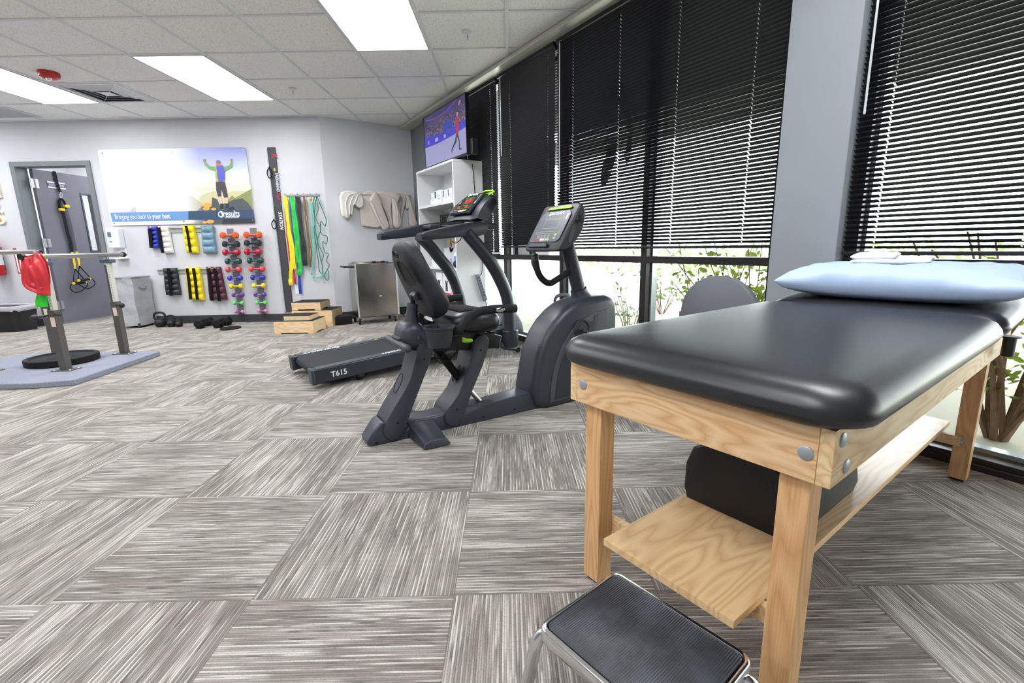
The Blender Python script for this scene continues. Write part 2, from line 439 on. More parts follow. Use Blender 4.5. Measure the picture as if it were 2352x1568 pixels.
# windows
def window(name, s0, s1, mull, transom=True):
    bm = NB(); D = .1
    for a in mull: wbox(bm, a, a+.05, -D, 0, 0, HC)
    wbox(bm, s0, s1, -D, 0, 2.38, HC+.05)
    wbox(bm, s0, s1, -D, -.001, .775, .82)
    wbox(bm, s0, s1, -D, .0, 0, .05); wbox(bm, s0, s1, 0, .014, 0, .028)
    f = struct(name, bm, M_FRAME, smooth=False, bev=.003)
    bm = NB(); wbox(bm, s0, s1, -D-.03, -.078, .035, .068)
    for a in mull: wbox(bm, a+.05, a+.062, -D, -.05, .06, 2.38)
    struct('glazing_bead', bm, mat('silver_bead', (178, 186, 192), .3, .7), parent=f, smooth=False)
    e = sorted(mull)
    for a, b in zip(e, e[1:]):
        for z0, z1 in ((.05, .775), (.82, 2.38)):
            bm = NB(); flat(bm, [WIN.at(a+.05, -.07, z0), WIN.at(b, -.07, z0), WIN.at(b, -.07, z1), WIN.at(a+.05, -.07, z1)])
            struct('pane', bm, M_GLASS, parent=f, smooth=False)
    return f
window('window_1', .62, 5.085, [.62, 1.51, 2.40, 3.285, 4.17, 5.04])
window('window_2', 5.39, 8.2, [5.39, 6.77, 8.15])
# blinds
M_CORD = mat('dark_ladder_cord', (40, 40, 42), .8); M_WAND = mat('clear_acrylic_wand', (200, 205, 210), .12, 0, .8)
M_BRAIL = mat('black_blind_rail', (24, 24, 27), .35, .2)
def blind(label, s0, s1, zb, tilt, cords, wand=None, ztop=2.43):
    root = thing('venetian_blind', label, 'window blind', WIN.mat(s0, .03, zb), 'black venetian blinds on the window wall')
    L = s1-s0; cs = sorted(c-s0 for c in cords); p = .0215; w = .026
    n = int((ztop-zb-.07)/p)+2; H = ztop-zb; t = math.radians(tilt); bm = NB(); hw = .0025
    cuts = [0]
    for c in cs: cuts += [c-hw, c+hw]
    cuts.append(L)
    prof = [(-.5, 0), (-.2, .0014), (.2, .0014), (.5, 0)]   # across slat: (fraction, crown)
    def q(x, f, h, z):      # local y = outward
        return (x, -(f*w*math.cos(t)-h*math.sin(t)), z+f*w*math.sin(t)+h*math.cos(t))
    for i in range(n):
        z = .035+i*p + random.uniform(-.0006, .0006); jit = random.uniform(-.0007, .0007)
        for a, b in zip(cuts, cuts[1:]):
            hole = (b-a) < hw*2.5
            for k in range(3):
                if hole and k == 1: continue
                (f0, h0), (f1, h1) = prof[k], prof[k+1]
                flat(bm, [q(a, f0, h0, z+jit), q(b, f0, h0, z-jit), q(b, f1, h1, z-jit), q(a, f1, h1, z+jit)])
    bmesh.ops.remove_doubles(bm, verts=bm.verts, dist=1e-6)
    part('slats', bm, M_BLIND, root)
    bm = NB(); box(bm, 0, L, -.012, .012, .002, .018); part('bottom_rail', bm, M_BRAIL, root, bev=.003)
    bm = NB(); box(bm, 0, L, -.016, .018, H-.032, H); part('head_rail', bm, M_BRAIL, root, bev=.002)
    for c in cs:
        bm = NB()
        for y in (-.0125, .0125): tube(bm, [(c+.003, y, .01), (c+.003, y, H-.02)], .0007, 4)
        part('ladder_cord', bm, M_CORD, root)
    if wand:
        ws, wz = wand; bm = NB(); tube(bm, [(ws-s0, -.03, H-.05), (ws-s0, -.03, wz-zb)], .0045, 6); part('tilt_wand', bm, M_WAND, root)
        bm = NB(); tube(bm, [(ws-s0, -.014, H-.03), (ws-s0, -.03, H-.035), (ws-s0, -.03, H-.055)], .002, 6); part('wand_hook', bm, M_CHROME, root)
    return root
sx = lambda x, y: WIN.tz(x, y, .03)[0]
blind('nearly closed black blind behind the television and white bookcase', .63, 2.375, .815, 58, [sx(1070, 250), sx(1127, 300), .85], )
blind('narrow black blind between the two glowing gaps, behind the exercise bike display', 2.415, 3.265, .885, 52, [sx(1170, 200), sx(1258, 200)], (sx(1156, 250), 1.72))
blind('wide black blind with bright lower slats, left of the grey column', 3.295, 5.078, .868, 33, [sx(1317, 100), sx(1425, 100), sx(1560, 100), sx(1738, 100)], (sx(1292.5, 100), 1.32))
blind('half open black blind above the blue pillow, right of the grey column', 5.397, 7.9, .835, 27, [sx(2068, 100), sx(2343, 585), 6.6, 7.2, 7.75], (WIN.tz(1997, 165, .06)[0], 1.42))
# dark window lettering seen through the wide blind, stuck on the outer glass
bm = NB()
def arcpts(c, rx, rz, a0, a1, w, n=14, rot=0):
    o, i = [], []
    for k in range(n+1):
        a = math.radians(a0+(a1-a0)*k/n)
        for L, d in ((o, 1), (i, 1-w)):
            x, z = rx*d*math.cos(a), rz*d*math.sin(a); x, z = x*math.cos(rot)-z*math.sin(rot), x*math.sin(rot)+z*math.cos(rot)
            L.append((c[0]+x, c[1]+z))
    return o+i[::-1]
def onwin(P, off): return [WIN.at(s, off, z) for s, z in P]
c1 = WIN.tz(1415, 300, -.06); c2 = WIN.tz(1395, 330, -.06)
flat(bm, onwin(arcpts(c1, .13, .27, -75, 190, .3, rot=.25), -.073)); flat(bm, onwin([(c2[0]+.06*math.cos(a)+.05*math.sin(a), c2[1]-.14+.15*math.sin(a)) for a in [i*PI/12 for i in range(24)]], -.0732))
solo('window_decal', bm, mat('dark_vinyl_decal', (18, 17, 16), .6), 'dark curved logo sticker on the glass, dim behind the wide blind', 'window sticker', WIN.at(c1[0], -.073, c1[1]), smooth=False)

# room beyond the door
bm = NB(); box(bm, -7.5, -4.3, 8.4, 8.5, 0, HC); box(bm, -7.5, -7.4, 6.17, 8.4, 0, HC); box(bm, -4.4, -4.3, 6.17, 8.4, 0, HC)
struct('wall_hall', bm, M_WALL, smooth=False)
bm = NB(); box(bm, -7.5, -4.3, 6.17, 8.5, HC, HC+.05); struct('ceiling_hall', bm, M_CEIL, smooth=False)

# ================================================================ CEILING FIXTURES
M_PANEL = emis('light_diffuser', (250, 252, 255), 1.); M_PANEL.node_tree.nodes['Principled BSDF'].inputs['Emission Strength'].default_value = 8.6
M_WMETAL = mat('white_enamel', (214, 216, 220), .4)
lt = None
for i, (x, y, lab) in enumerate([(-4.853, 4.176, 'lit ceiling panel at the far left, beside the red alarm dome'), (-3.023, 4.176, 'lit ceiling panel in the middle, right of the air vent'),
                    (-1.193, 2.956, 'largest lit ceiling panel, cut by the top edge of the view'), (-6.683, 4.176, 'unseen ceiling panel added for light out past the left edge'), (-3.023, 1.737, 'unseen ceiling panel added for light left of the viewer'), (-4.853, 1.737, 'unseen ceiling panel added for light far left of the viewer'),  # panels outside the view are unseen, added to light the room
                    (-1.193, -.701, 'unseen ceiling panel added for light behind the viewer'), (-3.023, -.701, 'unseen ceiling panel added for light behind and left of the viewer'), (.636, .518, 'unseen ceiling panel added for light above the treatment table'), (-5.3, 6.9, 'lit ceiling panel in the room beyond the door'), (-6.6, 6.9, 'ceiling panel added to brighten the left of the room beyond the door')]):  # left panel beyond the door is added to brighten that room
    z = HC if y < 6 else HC-.012
    if lt is None:
        lt = thing('ceiling_light', lab, 'ceiling light', (x+G/2, y+G, z), 'flat lit ceiling panels')
        bm = NB(); a, b = G/2-.013, G-.013
        for x0, x1, y0, y1 in ((-a, a, -b, -b+.012), (-a, a, b-.012, b), (-a, -a+.012, -b+.012, b-.012), (a-.012, a, -b+.012, b-.012)): box(bm, x0, x1, y0, y1, -.005, .006)
        part('frame', bm, M_WMETAL, lt, smooth=False)
        bm = NB(); flat(bm, [(-a+.01, -b+.01, -.0025), (-a+.01, b-.01, -.0025), (a-.01, b-.01, -.0025), (a-.01, -b+.01, -.0025)]); part('diffuser', bm, M_PANEL, lt, smooth=False)
    else: copy_thing(lt, Matrix.Translation((x+G/2, y+G, z)), lab)
# supply vent
def vent(name, lab, x0, y0, w, l, kind):
    r = thing(name, lab, 'air vent', (x0+w/2, y0+l/2, HC), 'ceiling air vents')
    bm = NB(); a, b = w/2-.012, l/2-.012
    for q in ((-a, a, -b, -b+.03), (-a, a, b-.03, b), (-a, -a+.03, -b+.03, b-.03), (a-.03, a, -b+.03, b-.03)): box(bm, *q, -.004, .006)
    part('frame', bm, M_WMETAL, r, smooth=False)
    bm = NB(); box(bm, -a, a, -b, b, .0062, .0066); part('duct_shade_sheet', bm, mat('vent_shadow', (120, 122, 126), .7), r, smooth=False)  # flat grey sheet standing in for the shade inside the duct
    if kind:
        for k, (s, z) in enumerate(((.23, -.012), (.17, -.009), (.11, -.007))):
            bm = NB(); loft(bm, [[(q[0]*s*1.12, q[1]*s*1.12, .006) for q in ((-1, -1), (1, -1), (1, 1), (-1, 1))], [(q[0]*s*.9, q[1]*s*.9, z) for q in ((-1, -1), (1, -1), (1, 1), (-1, 1))]], caps=False)
            part('vane', bm, M_WMETAL, r, smooth=False, solid=.002)
        bm = NB(); box(bm, -.06, .06, -.06, .06, -.006, -.003); part('centre_plate', bm, M_WMETAL, r)
        for q in ((-1, 1), (1, 1)):
            bm = NB(); tube(bm, [(-.25*q[0], -.25*q[1], -.002), (.25*q[0], .25*q[1], -.002)], .004, 4); part('cross_bar', bm, M_WMETAL, r)
    else:
        bm = NB(); n = 22
        for i in range(n):
            y = -b+.03+(i+.5)*(2*b-.06)/n; box(bm, -a+.03, a-.03, y-.002, y+.002, -.008, .006)
        part('louvre', bm, M_WMETAL, r, smooth=False)
    return r
vent('ceiling_vent', 'square stepped air diffuser between two lit ceiling panels', GX0-3*G, GY0+G, G, G, 1)
vent('ceiling_vent', 'louvred air grille at the left edge over the doorway', GX0-6*G+.12, GY0+2*G+.07, G, .5*G+.12, 0)
p = onz(112, 168, HC); r = thing('fire_alarm', 'round red fire alarm strobe on a ceiling tile', 'fire alarm', (p.x, p.y, HC))
bm = NB(); lathe(bm, [(0, .007), (.075, .007), (.078, -.01), (.07, -.035), (.045, -.048), (0, -.05)]); part('housing', bm, M_RED, r)
bm = NB(); ball(bm, (0.01, -.02, -.048), .022, 8, (1.2, .8, .7)); part('strobe_lens', bm, M_CHROME, r, label='clear strobe lens')
M_OR = mat('red_glass_bulb', (200, 60, 30), .2)
sp = None
for x, y, lab in ((1073, 74, 'small fire sprinkler in the tile near the window wall'), (672, 204, 'small fire sprinkler over the dumbbell racks')):
    p = onz(x, y, HC)
    if sp is None:
        sp = thing('fire_sprinkler', lab, 'sprinkler', (p.x, p.y, HC), 'ceiling sprinklers')
        bm = NB(); lathe(bm, [(0, .007), (.035, .006), (.033, -.003), (.012, -.008), (0, -.008)]); part('escutcheon', bm, M_WMETAL, sp)
        bm = NB(); lathe(bm, [(0, -.006), (.008, -.006), (.006, -.02), (0, -.02)])
        for s in (-1, 1): tube(bm, [(s*.006, 0, -.015), (s*.012, 0, -.028), (0, 0, -.045)], .0018, 6, 3)
        part('body', bm, M_WMETAL, sp)
        bm = NB(); cyl(bm, (0, 0, -.02), (0, 0, -.042), .0022, 8); part('bulb', bm, M_OR, sp)
        bm = NB(); lathe(bm, [(0, -.046), (.013, -.047), (.013, -.049), (0, -.05)]); part('deflector', bm, M_WMETAL, sp)
    else: copy_thing(sp, Matrix.Translation((p.x, p.y, HC)), lab)

# ================================================================ OUTDOORS
def ground_mat():
    m, k, b = base('dry_lawn'); p = k.pos()
    v = k.noise(p, 2.5, 4); f = k.noise(p, 60, 2)
    col = k.mix(v, lin((206, 200, 186)), lin((180, 184, 156))); col = k.mix(k.m('MULTIPLY', f, .4), col, lin((224, 220, 208)))
    k.link(col, b.inputs['Base Color']); b.inputs['Roughness'].default_value = .95; return m
bm = NB(); g = []
for s, a in ((-6, -.13), (26, -.13), (26, -7), (-6, -7)): g.append(WIN.at(s, a, -.04))
prism(bm, g, Vector((0, 0, -.1))); solo('lawn', bm, ground_mat(), 'sunlit dry lawn outside the windows', 'lawn', WIN.at(5, -5, -.04), smooth=False, kind='stuff')
bm = NB(); g = [WIN.at(s, a, -.03) for s, a in ((-6, -7.02), (26, -7.02), (26, -34), (-6, -34))]; prism(bm, g, Vector((0, 0, -.06)))
solo('car_park_paving', bm, mat('pale_asphalt', (176, 176, 174), .9, 0, .2, .1, 6), 'pale paved car park across the lawn', 'paving', WIN.at(5, -9, -.03), smooth=False)
M_BARK = mat('pale_bark', (128, 104, 84), .9, 0, .2, .15, 30)
def leaf_mat(name, c, c2):
    m, k, b = base(name); n = k.noise(k.coord(), 9, 1)
    k.link(k.mix(n, lin(c), lin(c2)), b.inputs['Base Color']); b.inputs['Roughness'].default_value = .5
    b.inputs['Subsurface Weight'].default_value = 0
    tr = k.new('ShaderNodeBsdfTranslucent'); k.link(k.mix(n, lin(c2), lin(c)), tr.inputs[0])
    mx = k.new('ShaderNodeMixShader'); mx.inputs[0].default_value = .4; k.link(b.outputs[0], mx.inputs[1]); k.link(tr.outputs[0], mx.inputs[2]); k.link(mx.outputs[0], k.n['Material Output'].inputs[0])
    return m
M_LEAF = leaf_mat('fresh_green_leaf', (84, 128, 44), (152, 156, 62)); M_LEAF2 = leaf_mat('deep_green_leaf', (104, 128, 84), (150, 166, 120))
def leaf(bm, p, d, size):
    d = d.normalized(); s = d.cross(Vector((random.uniform(-1, 1), random.uniform(-1, 1), random.uniform(-.2, 1)))).normalized(); nn = d.cross(s)
    pts = [p, p+d*.35*size+s*.26*size+nn*.05*size, p+d*.75*size+s*.2*size+nn*.02*size, p+d*size-nn*.1*size, p+d*.75*size-s*.2*size+nn*.02*size, p+d*.35*size-s*.26*size+nn*.05*size]
    v = [bm.verts.new(q) for q in pts]; bm.faces.new((v[0], v[1], v[2], v[3])); bm.faces.new((v[0], v[3], v[4], v[5]))
def shrub(name, lab, s, off, h, spread, nb, nl, ls, ml, group=None, br=.008):
    o = WIN.at(s, off, -.038); r = thing(name, lab, 'shrub', o, group); b1, b2 = NB(), NB()
    for i in range(nb):
        a = random.uniform(0, 2*PI); e = random.uniform(.35, 1); tip = Vector((math.cos(a)*spread*e, math.sin(a)*spread*e, h*random.uniform(.6, 1)))
        mid = tip*.5+Vector((random.uniform(-.1, .1), random.uniform(-.1, .1), random.uniform(-.02, .1)))*h
        P = smoothpath([Vector((math.cos(a)*.03, math.sin(a)*.03, 0)), mid*.6, mid, tip], 4)
        tube(b1, P, [br, br*.7, br*.3], 5)
        for k in range(nl):
            t = random.uniform(.35, 1); q = P[min(len(P)-1, int(t*(len(P)-1)))]
            dd = Vector((random.uniform(-1, 1), random.uniform(-1, 1), random.uniform(-.5, .8)))
            q2 = q+dd.normalized()*random.uniform(.01, .12)*spread; q2.z = max(q2.z, .06)
            tube(b1, [q, q2], .0012, 3); leaf(b2, q2, dd, ls*random.uniform(.6, 1.2))
    part('branches', b1, M_BARK, r); part('foliage', b2, ml, r, smooth=False); return r
shrub('shrub', 'leafy green shrub outside behind the grey stool', 4.45, -.62, .98, .55, 34, 24, .06, M_LEAF, 'shrubs outside the windows')
shrub('shrub', 'sparse low shrub outside, left of the main window post', 3.25, -.9, .78, .3, 9, 10, .045, M_LEAF2, 'shrubs outside the windows', .005)
shrub('shrub', 'twiggy pale shrub outside under the right end of the table', 5.88, -.6, .98, .42, 22, 7, .05, M_LEAF, 'shrubs outside the windows', .014)
shrub('shrub', 'faint green shrub outside the pane nearest the treadmill', 2.2, -2.6, .95, .5, 12, 12, .07, M_LEAF2, 'shrubs outside the windows', .005)
def hedge(lab, s0, s1, off, h):
    r = thing('hedge', lab, 'hedge', WIN.at((s0+s1)/2, off, -.038), 'hedges across the lawn'); b2 = NB(); u = WIN.u
    for i in range(int(3200*(s1-s0)/10)):
        q = u*random.uniform(-(s1-s0)/2, (s1-s0)/2)+WIN.n*random.gauss(0, .35)+Vector((0, 0, .2+(h-.2)*abs(random.betavariate(2, 1.6))))
        leaf(b2, q, Vector((random.uniform(-1, 1), random.uniform(-1, 1), random.uniform(-.6, 1))), random.uniform(.06, .14))
    part('foliage', b2, M_LEAF2, r, smooth=False)
hedge('green hedge across the lawn, seen low through the windows', -4, 9, -6.2, .92)
hedge('green hedge across the lawn beyond the blue pillow', 10, 20, -6.0, .92)
bm = NB(); prism(bm, [WIN.at(s, a, 2.74) for s, a in ((-6, -.13), (26, -.13), (26, -4.75), (-6, -4.75))], Vector((0, 0, .12))); struct('canopy', bm, mat('canopy_soffit', (62, 65, 70), .8), smooth=False)
# lamps: sky + sun from behind the building
wd = bpy.data.worlds.new('world'); S.world = wd; wd.use_nodes = True
bg = wd.node_tree.nodes['Background']; bg.inputs[0].default_value = (.93, .97, 1, 1); bg.inputs[1].default_value = 5.0
sd = bpy.data.lights.new('sun', 'SUN'); sd.energy = 20; sd.angle = math.radians(2); sd.color = (1, .97, .91)
so = bpy.data.objects.new('sun', sd); COL.objects.link(so); so.rotation_euler = Vector((.42, .12, -.9)).to_track_quat('-Z', 'Y').to_euler(); so.location = (0, 0, 12)
# view
S.view_settings.view_transform = 'Standard'; S.view_settings.look = 'None'; S.view_settings.gamma = 1; S.view_settings.exposure = 1.12
try: S.view_settings.use_curve_mapping = False
except Exception: pass
c = S.cycles
c.max_bounces = 7; c.diffuse_bounces = 4; c.glossy_bounces = 3; c.transmission_bounces = 4; c.transparent_max_bounces = 12
c.use_adaptive_sampling = True; c.adaptive_threshold = .05; c.use_denoising = True; c.sample_clamp_indirect = 8; c.caustics_reflective = False; c.caustics_refractive = False
# ================================================================ BACK WALL
def wp(x, y, d=0): return ony(x, y, YB-d)
def Z(ox, oy, s): return lambda x, y: (ox+x*s, oy+y*s)
# door frame and leaf
bm = NB(); f = .045
for q in ((DX0-f, DX0+.012), (DX1-.012, DX1+f)): box(bm, *q, YB-.018, YB+.14, 0, DZ-.012)
box(bm, DX0-f, DX1+f, YB-.018, YB+.14, DZ-.012, DZ+f)
dr = struct('door_1', bm, M_DGREY, smooth=False, bev=.003)
DL = Plane((-5.905, 6.2), (.105, .994))
DW = DL.mat()
bm = NB(); box(bm, 0, .865, 0, .044, .012, 1.955, DW)
# vision slot cut as a framed opening drawn by four boxes
bm.free(); bm = NB(); t0, t1, z0, z1 = .57, .70, .95, 1.70
for q in ((0, t0, .012, 1.955), (t1, .865, .012, 1.955), (t0, t1, .012, z0), (t0, t1, z1, 1.955)): box(bm, q[0], q[1], 0, .044, q[2], q[3], DW)
leafo = struct('door_leaf', bm, M_DOOR, parent=dr, smooth=False)
bm = NB()
for q in ((t0-.02, t0, z0-.02, z1+.02), (t1, t1+.02, z0-.02, z1+.02), (t0, t1, z1, z1+.02), (t0, t1, z0-.02, z0)): box(bm, q[0], q[1], -.008, .05, q[2], q[3], DW)
struct('lite_frame', bm, mat('lite_frame_paint', (72, 74, 84), .5), parent=leafo, smooth=False)
bm = NB(); flat(bm, [xf((a, .022, b), DW) for a, b in ((t0, z0), (t1, z0), (t1, z1), (t0, z1))]); struct('lite_pane', bm, M_GLASS, parent=leafo, smooth=False)
for z in (1.78, 1.05, .25):
    bm = NB(); box(bm, -.05, .04, -.006, .0, z-.055, z+.055, DW); cyl(bm, xf((-.002, -.008, z-.057), DW), xf((-.002, -.008, z+.057), DW), .008, 8)
    struct('hinge', bm, M_STEEL, parent=dr)
bm = NB(); m = frame_z(DL.n); m.translation = DL.at(.80, .0, .97); lathe(bm, [(0, 0), (.03, 0), (.03, .008), (.012, .012), (.012, .04), (.026, .05), (.026, .066), (0, .07)], m)
struct('door_handle', bm, M_STEEL, parent=leafo)
# name plate on the leaf
zz = Z(100, 400, .03188)
pts = [DL.px(*zz(x, y), .002) for x, y in ((225, 490), (1500, 620), (1600, 1110), (330, 1000))]
o = DL.tz(*zz(225, 490), .002); o2 = DL.tz(*zz(1600, 1110), .002)
r = thing('door_sign', 'small grey and white name plate high on the open grey door', 'sign', DL.at(o[0], .001, o2[1]))
sz0, sz1, st0, st1 = o2[1], o[1], o[0], o2[0]
bm = NB(); box(bm, st0, st1, -.004, -.001, sz0, sz1, DW); part('plate', bm, mat('plate_violet_grey', (92, 88, 118), .5), r, world=True, smooth=False)
for a, b in ((.80, 1.), (0, .2)):
    bm = NB(); box(bm, st0, st1, -.006, -.004, sz0+(sz1-sz0)*a, sz0+(sz1-sz0)*b, DW); part('white_strip', bm, M_TEXTW, r, world=True, smooth=False)
text('lettering', 'ROOM  ONE', .04, axes(DL.at((st0+st1)/2, .0055, (sz0+sz1)/2), DL.u, (0, 0, 1)), mat('lilac_print', (196, 194, 226), .5), r, bold=True, sx=(st1-st0)/.27)
# suspension trainer hung over the door
M_WEB = mat('black_webbing', (30, 29, 36), .8, 0, .2); M_WEBY = mat('yellow_webbing', (238, 205, 20), .6)
zz = Z(60, 380, .20408)
def dp(x, y, d=.02): return DL.px(*zz(x, y), d)
r = thing('suspension_trainer', 'black and yellow suspension straps hanging on the open grey door', 'exercise straps', dp(560, 980))
def ribbon(bm, pts, w, nrm, th=.0018):
    P = [Vector(p) for p in pts]; n = len(P); a, b = [], []
    ws = w if isinstance(w, (list, tuple)) else [w]*n
    for i in range(n):
        t = (P[min(n-1, i+1)]-P[max(0, i-1)]).normalized(); s = t.cross(nrm).normalized()*ws[i]/2
        a.append(P[i]-s); b.append(P[i]+s)
    rings = [[a[i]+nrm*th/2, b[i]+nrm*th/2, b[i]-nrm*th/2, a[i]-nrm*th/2] for i in range(n)]
    return loft(bm, rings)
top = dp(322, 66); topb = DL.at((top-DL.o).dot(DL.u), .012, 1.962); topc = DL.at((top-DL.o).dot(DL.u), -.056, 1.962)
bm = NB(); ribbon(bm, smoothpath([topb, dp(335, 140, .012), dp(352, 215, .014), dp(385, 300, .018)], 3), .04, DL.n); part('anchor_strap', bm, M_WEB, r, world=True)
bm = NB(); box(bm, -.03, .03, -.0, .012, -.05, .05, axes(dp(372, 250, .014), DL.u, -DL.n) @ Matrix.Rotation(0, 4, 'X')); bm.free()
bm = NB(); tube(bm, [dp(385, 300), dp(405, 330), dp(392, 372), dp(378, 340), dp(385, 300)], .005, 8, 4); part('carabiner', bm, M_CHROME, r, world=True)
bm = NB(); tube(bm, [dp(390, 372), dp(372, 410), dp(378, 480)], .014, 8, 4); tube(bm, [dp(395, 372), dp(430, 410), dp(448, 490)], .012, 8, 4); part('locking_loop', bm, M_WEB, r, world=True)
bm = NB()
for a in ((370, 432, 496), (438, 474, 458)):
    c = dp((a[0]+a[1])/2, a[2], .035); box(bm, -.03, .03, -.016, .016, -.018, .018, axes(c, DL.u, DL.n))
part('adjuster_tab', bm, M_WEBY, r, world=True, bev=.004)
bm = NB(); ribbon(bm, [dp(405, 505, .025), dp(430, 600, .025), dp(462, 740, .022), dp(500, 870, .02), dp(515, 975, .02)], .045, DL.n); part('main_strap', bm, M_WEB, r, world=True)
bm = NB(); ribbon(bm, [dp(455, 505, .02), dp(500, 660, .018), dp(530, 800, .018), dp(560, 960, .02)], .035, DL.n); part('main_strap', bm, mat('worn_webbing', (78, 74, 84), .8), r, world=True)
for k, (a, b, c, g0, g1, loop) in enumerate((((520, 975), (545, 1100), (552, 1165), (535, 1328), (668, 1316), ((552, 1165), (660, 1290), (692, 1340), (640, 1400), (560, 1428), (505, 1395), (500, 1350), (535, 1328))),
                        ((570, 970), (590, 1060), (600, 1130), (592, 1295), (718, 1275), ((600, 1130), (700, 1240), (765, 1300), (770, 1345), (700, 1385), (640, 1365), (592, 1330), (592, 1295))))):
    bm = NB(); ribbon(bm, [dp(*a, .03+.012*k), dp(*b, .03+.012*k), dp(*c, .03+.012*k)], [.034, .03, .022], DL.n); part('foot_cradle_strap', bm, M_WEBY, r, world=True)
    bm = NB(); tube(bm, [dp(*p, .05+.02*k) for p in loop], .006, 8, 4); tube(bm, [dp(*c, .045), dp((c[0]+g0[0])/2-8, (c[1]+g0[1])/2, .045), dp(*g0, .05)], .005, 8, 3); part('foot_cradle', bm, M_WEB, r, world=True)
    bm = NB(); cyl(bm, dp(*g0, .06+.02*k), dp(*g1, .06+.02*k), .016, 12); h = part('handle', bm, M_FOAMG, r, world=True)
    for g in (g0, g1):
        bm = NB(); ball(bm, dp(*g, .06+.02*k), .019, 6); part('end_ring', bm, M_WEBY, h, world=True)

# poster
zz = Z(220, 320, .17007)
def P3(pts, d): return [wp(*zz(x, y), d) for x, y in pts]
PX0, PX1, PZ0, PZ1 = -4.914, -3.139, 1.243, 2.128
def poster_mat():
    m, k, b = base('poster_print'); x, y, z = k.sep(k.pos())
    u = k.m('DIVIDE', k.m('SUBTRACT', x, PX0), PX1-PX0); v = k.m('DIVIDE', k.m('SUBTRACT', z, PZ0), PZ1-PZ0)
    sky = k.ramp(v, [(.1, lin((222, 206, 150))), (.42, lin((240, 228, 180))), (.52, lin((250, 240, 205))), (.62, lin((226, 229, 240))), (.80, lin((190, 196, 230))), (1., lin((140, 148, 212)))])
    f = k.ramp(k.m('ADD', u, k.m('MULTIPLY', k.m('SUBTRACT', 1., v), .0)), [(.50, (0, 0, 0)), (.68, (1, 1, 1))])
    nn = k.noise(k.pos(), 4, 2); wh = k.mix(k.m('MULTIPLY', nn, .25), lin((228, 230, 233)), lin((223, 226, 230)))
    k.link(k.mix(f, wh, sky), b.inputs['Base Color']); b.inputs['Roughness'].default_value = .3; return m
r = thing('wall_poster', 'wide poster of a hiker with raised arms, reading Bringing you back to your best', 'poster', ((PX0+PX1)/2, YB, PZ0))
bm = NB(); R = .03; pts = []
for cx, cz, a0 in ((PX1-R, PZ1-R, 0), (PX0+R, PZ1-R, 90), (PX0+R, PZ0+R, 180), (PX1-R, PZ0+R, 270)):
    for i in range(5): a = math.radians(a0+i*22.5); pts.append((cx+R*math.cos(a), YB-.012, cz+R*math.sin(a)))
prism(bm, pts, Vector((0, -.006, 0))); part('board', bm, poster_mat(), r, world=True, smooth=False)
PD = .0182
def pmat(c, left):
    nm = 'print_%d_%d_%d' % c
    if nm in MATS: return MATS[nm]
    m, k, b = base(nm); x, y, z = k.sep(k.pos()); u = k.m('DIVIDE', k.m('SUBTRACT', x, PX0), PX1-PX0)
    f = k.ramp(u, [(.46, (0, 0, 0)), (.56, (1, 1, 1))] if left else [(.52, (1, 1, 1)), (.66, (0, 0, 0))]); n = k.noise(k.pos(), 22, 3)
    cc = k.mix(k.m('MULTIPLY', n, .0 if left else .35), lin(c), tuple(min(1, v*1.5+.03) for v in lin(c)))
    k.link(k.mix(f, cc, lin((226, 228, 231))), b.inputs['Base Color']); b.inputs['Roughness'].default_value = .35; MATS[nm] = m; return m
def layer(name, pts, c, label=None, rough=.35):
    global PD
    PD += .00025; bm = tri(P3(pts, PD))
    return part(name, bm, pmat(c, name in ('printed_leg', 'printed_arm', 'printed_calf', 'printed_shadow', 'printed_cuff')) if 'band' not in name else mat('print_band_%d_%d_%d' % c, c, rough), r, world=True, smooth=False, label=label)
layer('printed_leg', [(330, 520), (420, 430), (520, 390), (600, 420), (700, 480), (790, 560), (850, 600), (800, 680), (900, 760), (1100, 900), (1050, 960), (880, 960), (660, 830), (560, 870), (470, 700)], (219, 221, 225))
layer('printed_arm', [(560, 590), (640, 520), (720, 510), (800, 555), (950, 535), (1200, 480), (1200, 610), (1000, 640), (820, 650), (760, 680), (620, 690), (570, 640)], (212, 215, 219))
layer('printed_calf', [(900, 760), (1190, 860), (1190, 955), (1050, 930)], (212, 216, 219))
layer('printed_shadow', [(480, 700), (530, 590), (570, 640), (650, 700), (660, 830), (560, 860)], (208, 212, 216))
layer('printed_cuff', [(440, 975), (530, 905), (552, 980)], (184, 189, 194))
layer('printed_ridge', [(1200, 665), (1300, 650), (1400, 662), (1500, 640), (1600, 650), (1750, 655), (1850, 640), (1880, 622), (1925, 618), (1990, 642), (2060, 625), (2092, 618), (2120, 900), (1400, 900), (1210, 800)], (206, 205, 190))
layer('printed_ridge', [(1400, 780), (1480, 730), (1600, 700), (1750, 735), (1850, 700), (2095, 690), (2118, 900), (1400, 900)], (196, 190, 150))
layer('printed_hill', [(1205, 960), (1210, 770), (1260, 750), (1320, 780), (1420, 850), (1520, 960)], (168, 165, 128))
layer('printed_hill', [(1760, 860), (1800, 800), (1840, 755), (1880, 790), (1990, 730), (2095, 672), (2122, 960), (1760, 960)], (132, 140, 88))
layer('printed_rocks', [(1180, 1140), (1230, 1080), (1300, 1000), (1370, 960), (1450, 895), (1510, 905), (1565, 890), (1572, 780), (1640, 808), (1672, 880), (1760, 860), (1860, 815), (1980, 795), (2060, 860), (2128, 960), (2150, 1128)], (78, 84, 88))
layer('printed_rocks', [(1700, 1140), (1760, 960), (1850, 900), (1900, 960), (2128, 980), (2148, 1128)], (48, 52, 58))
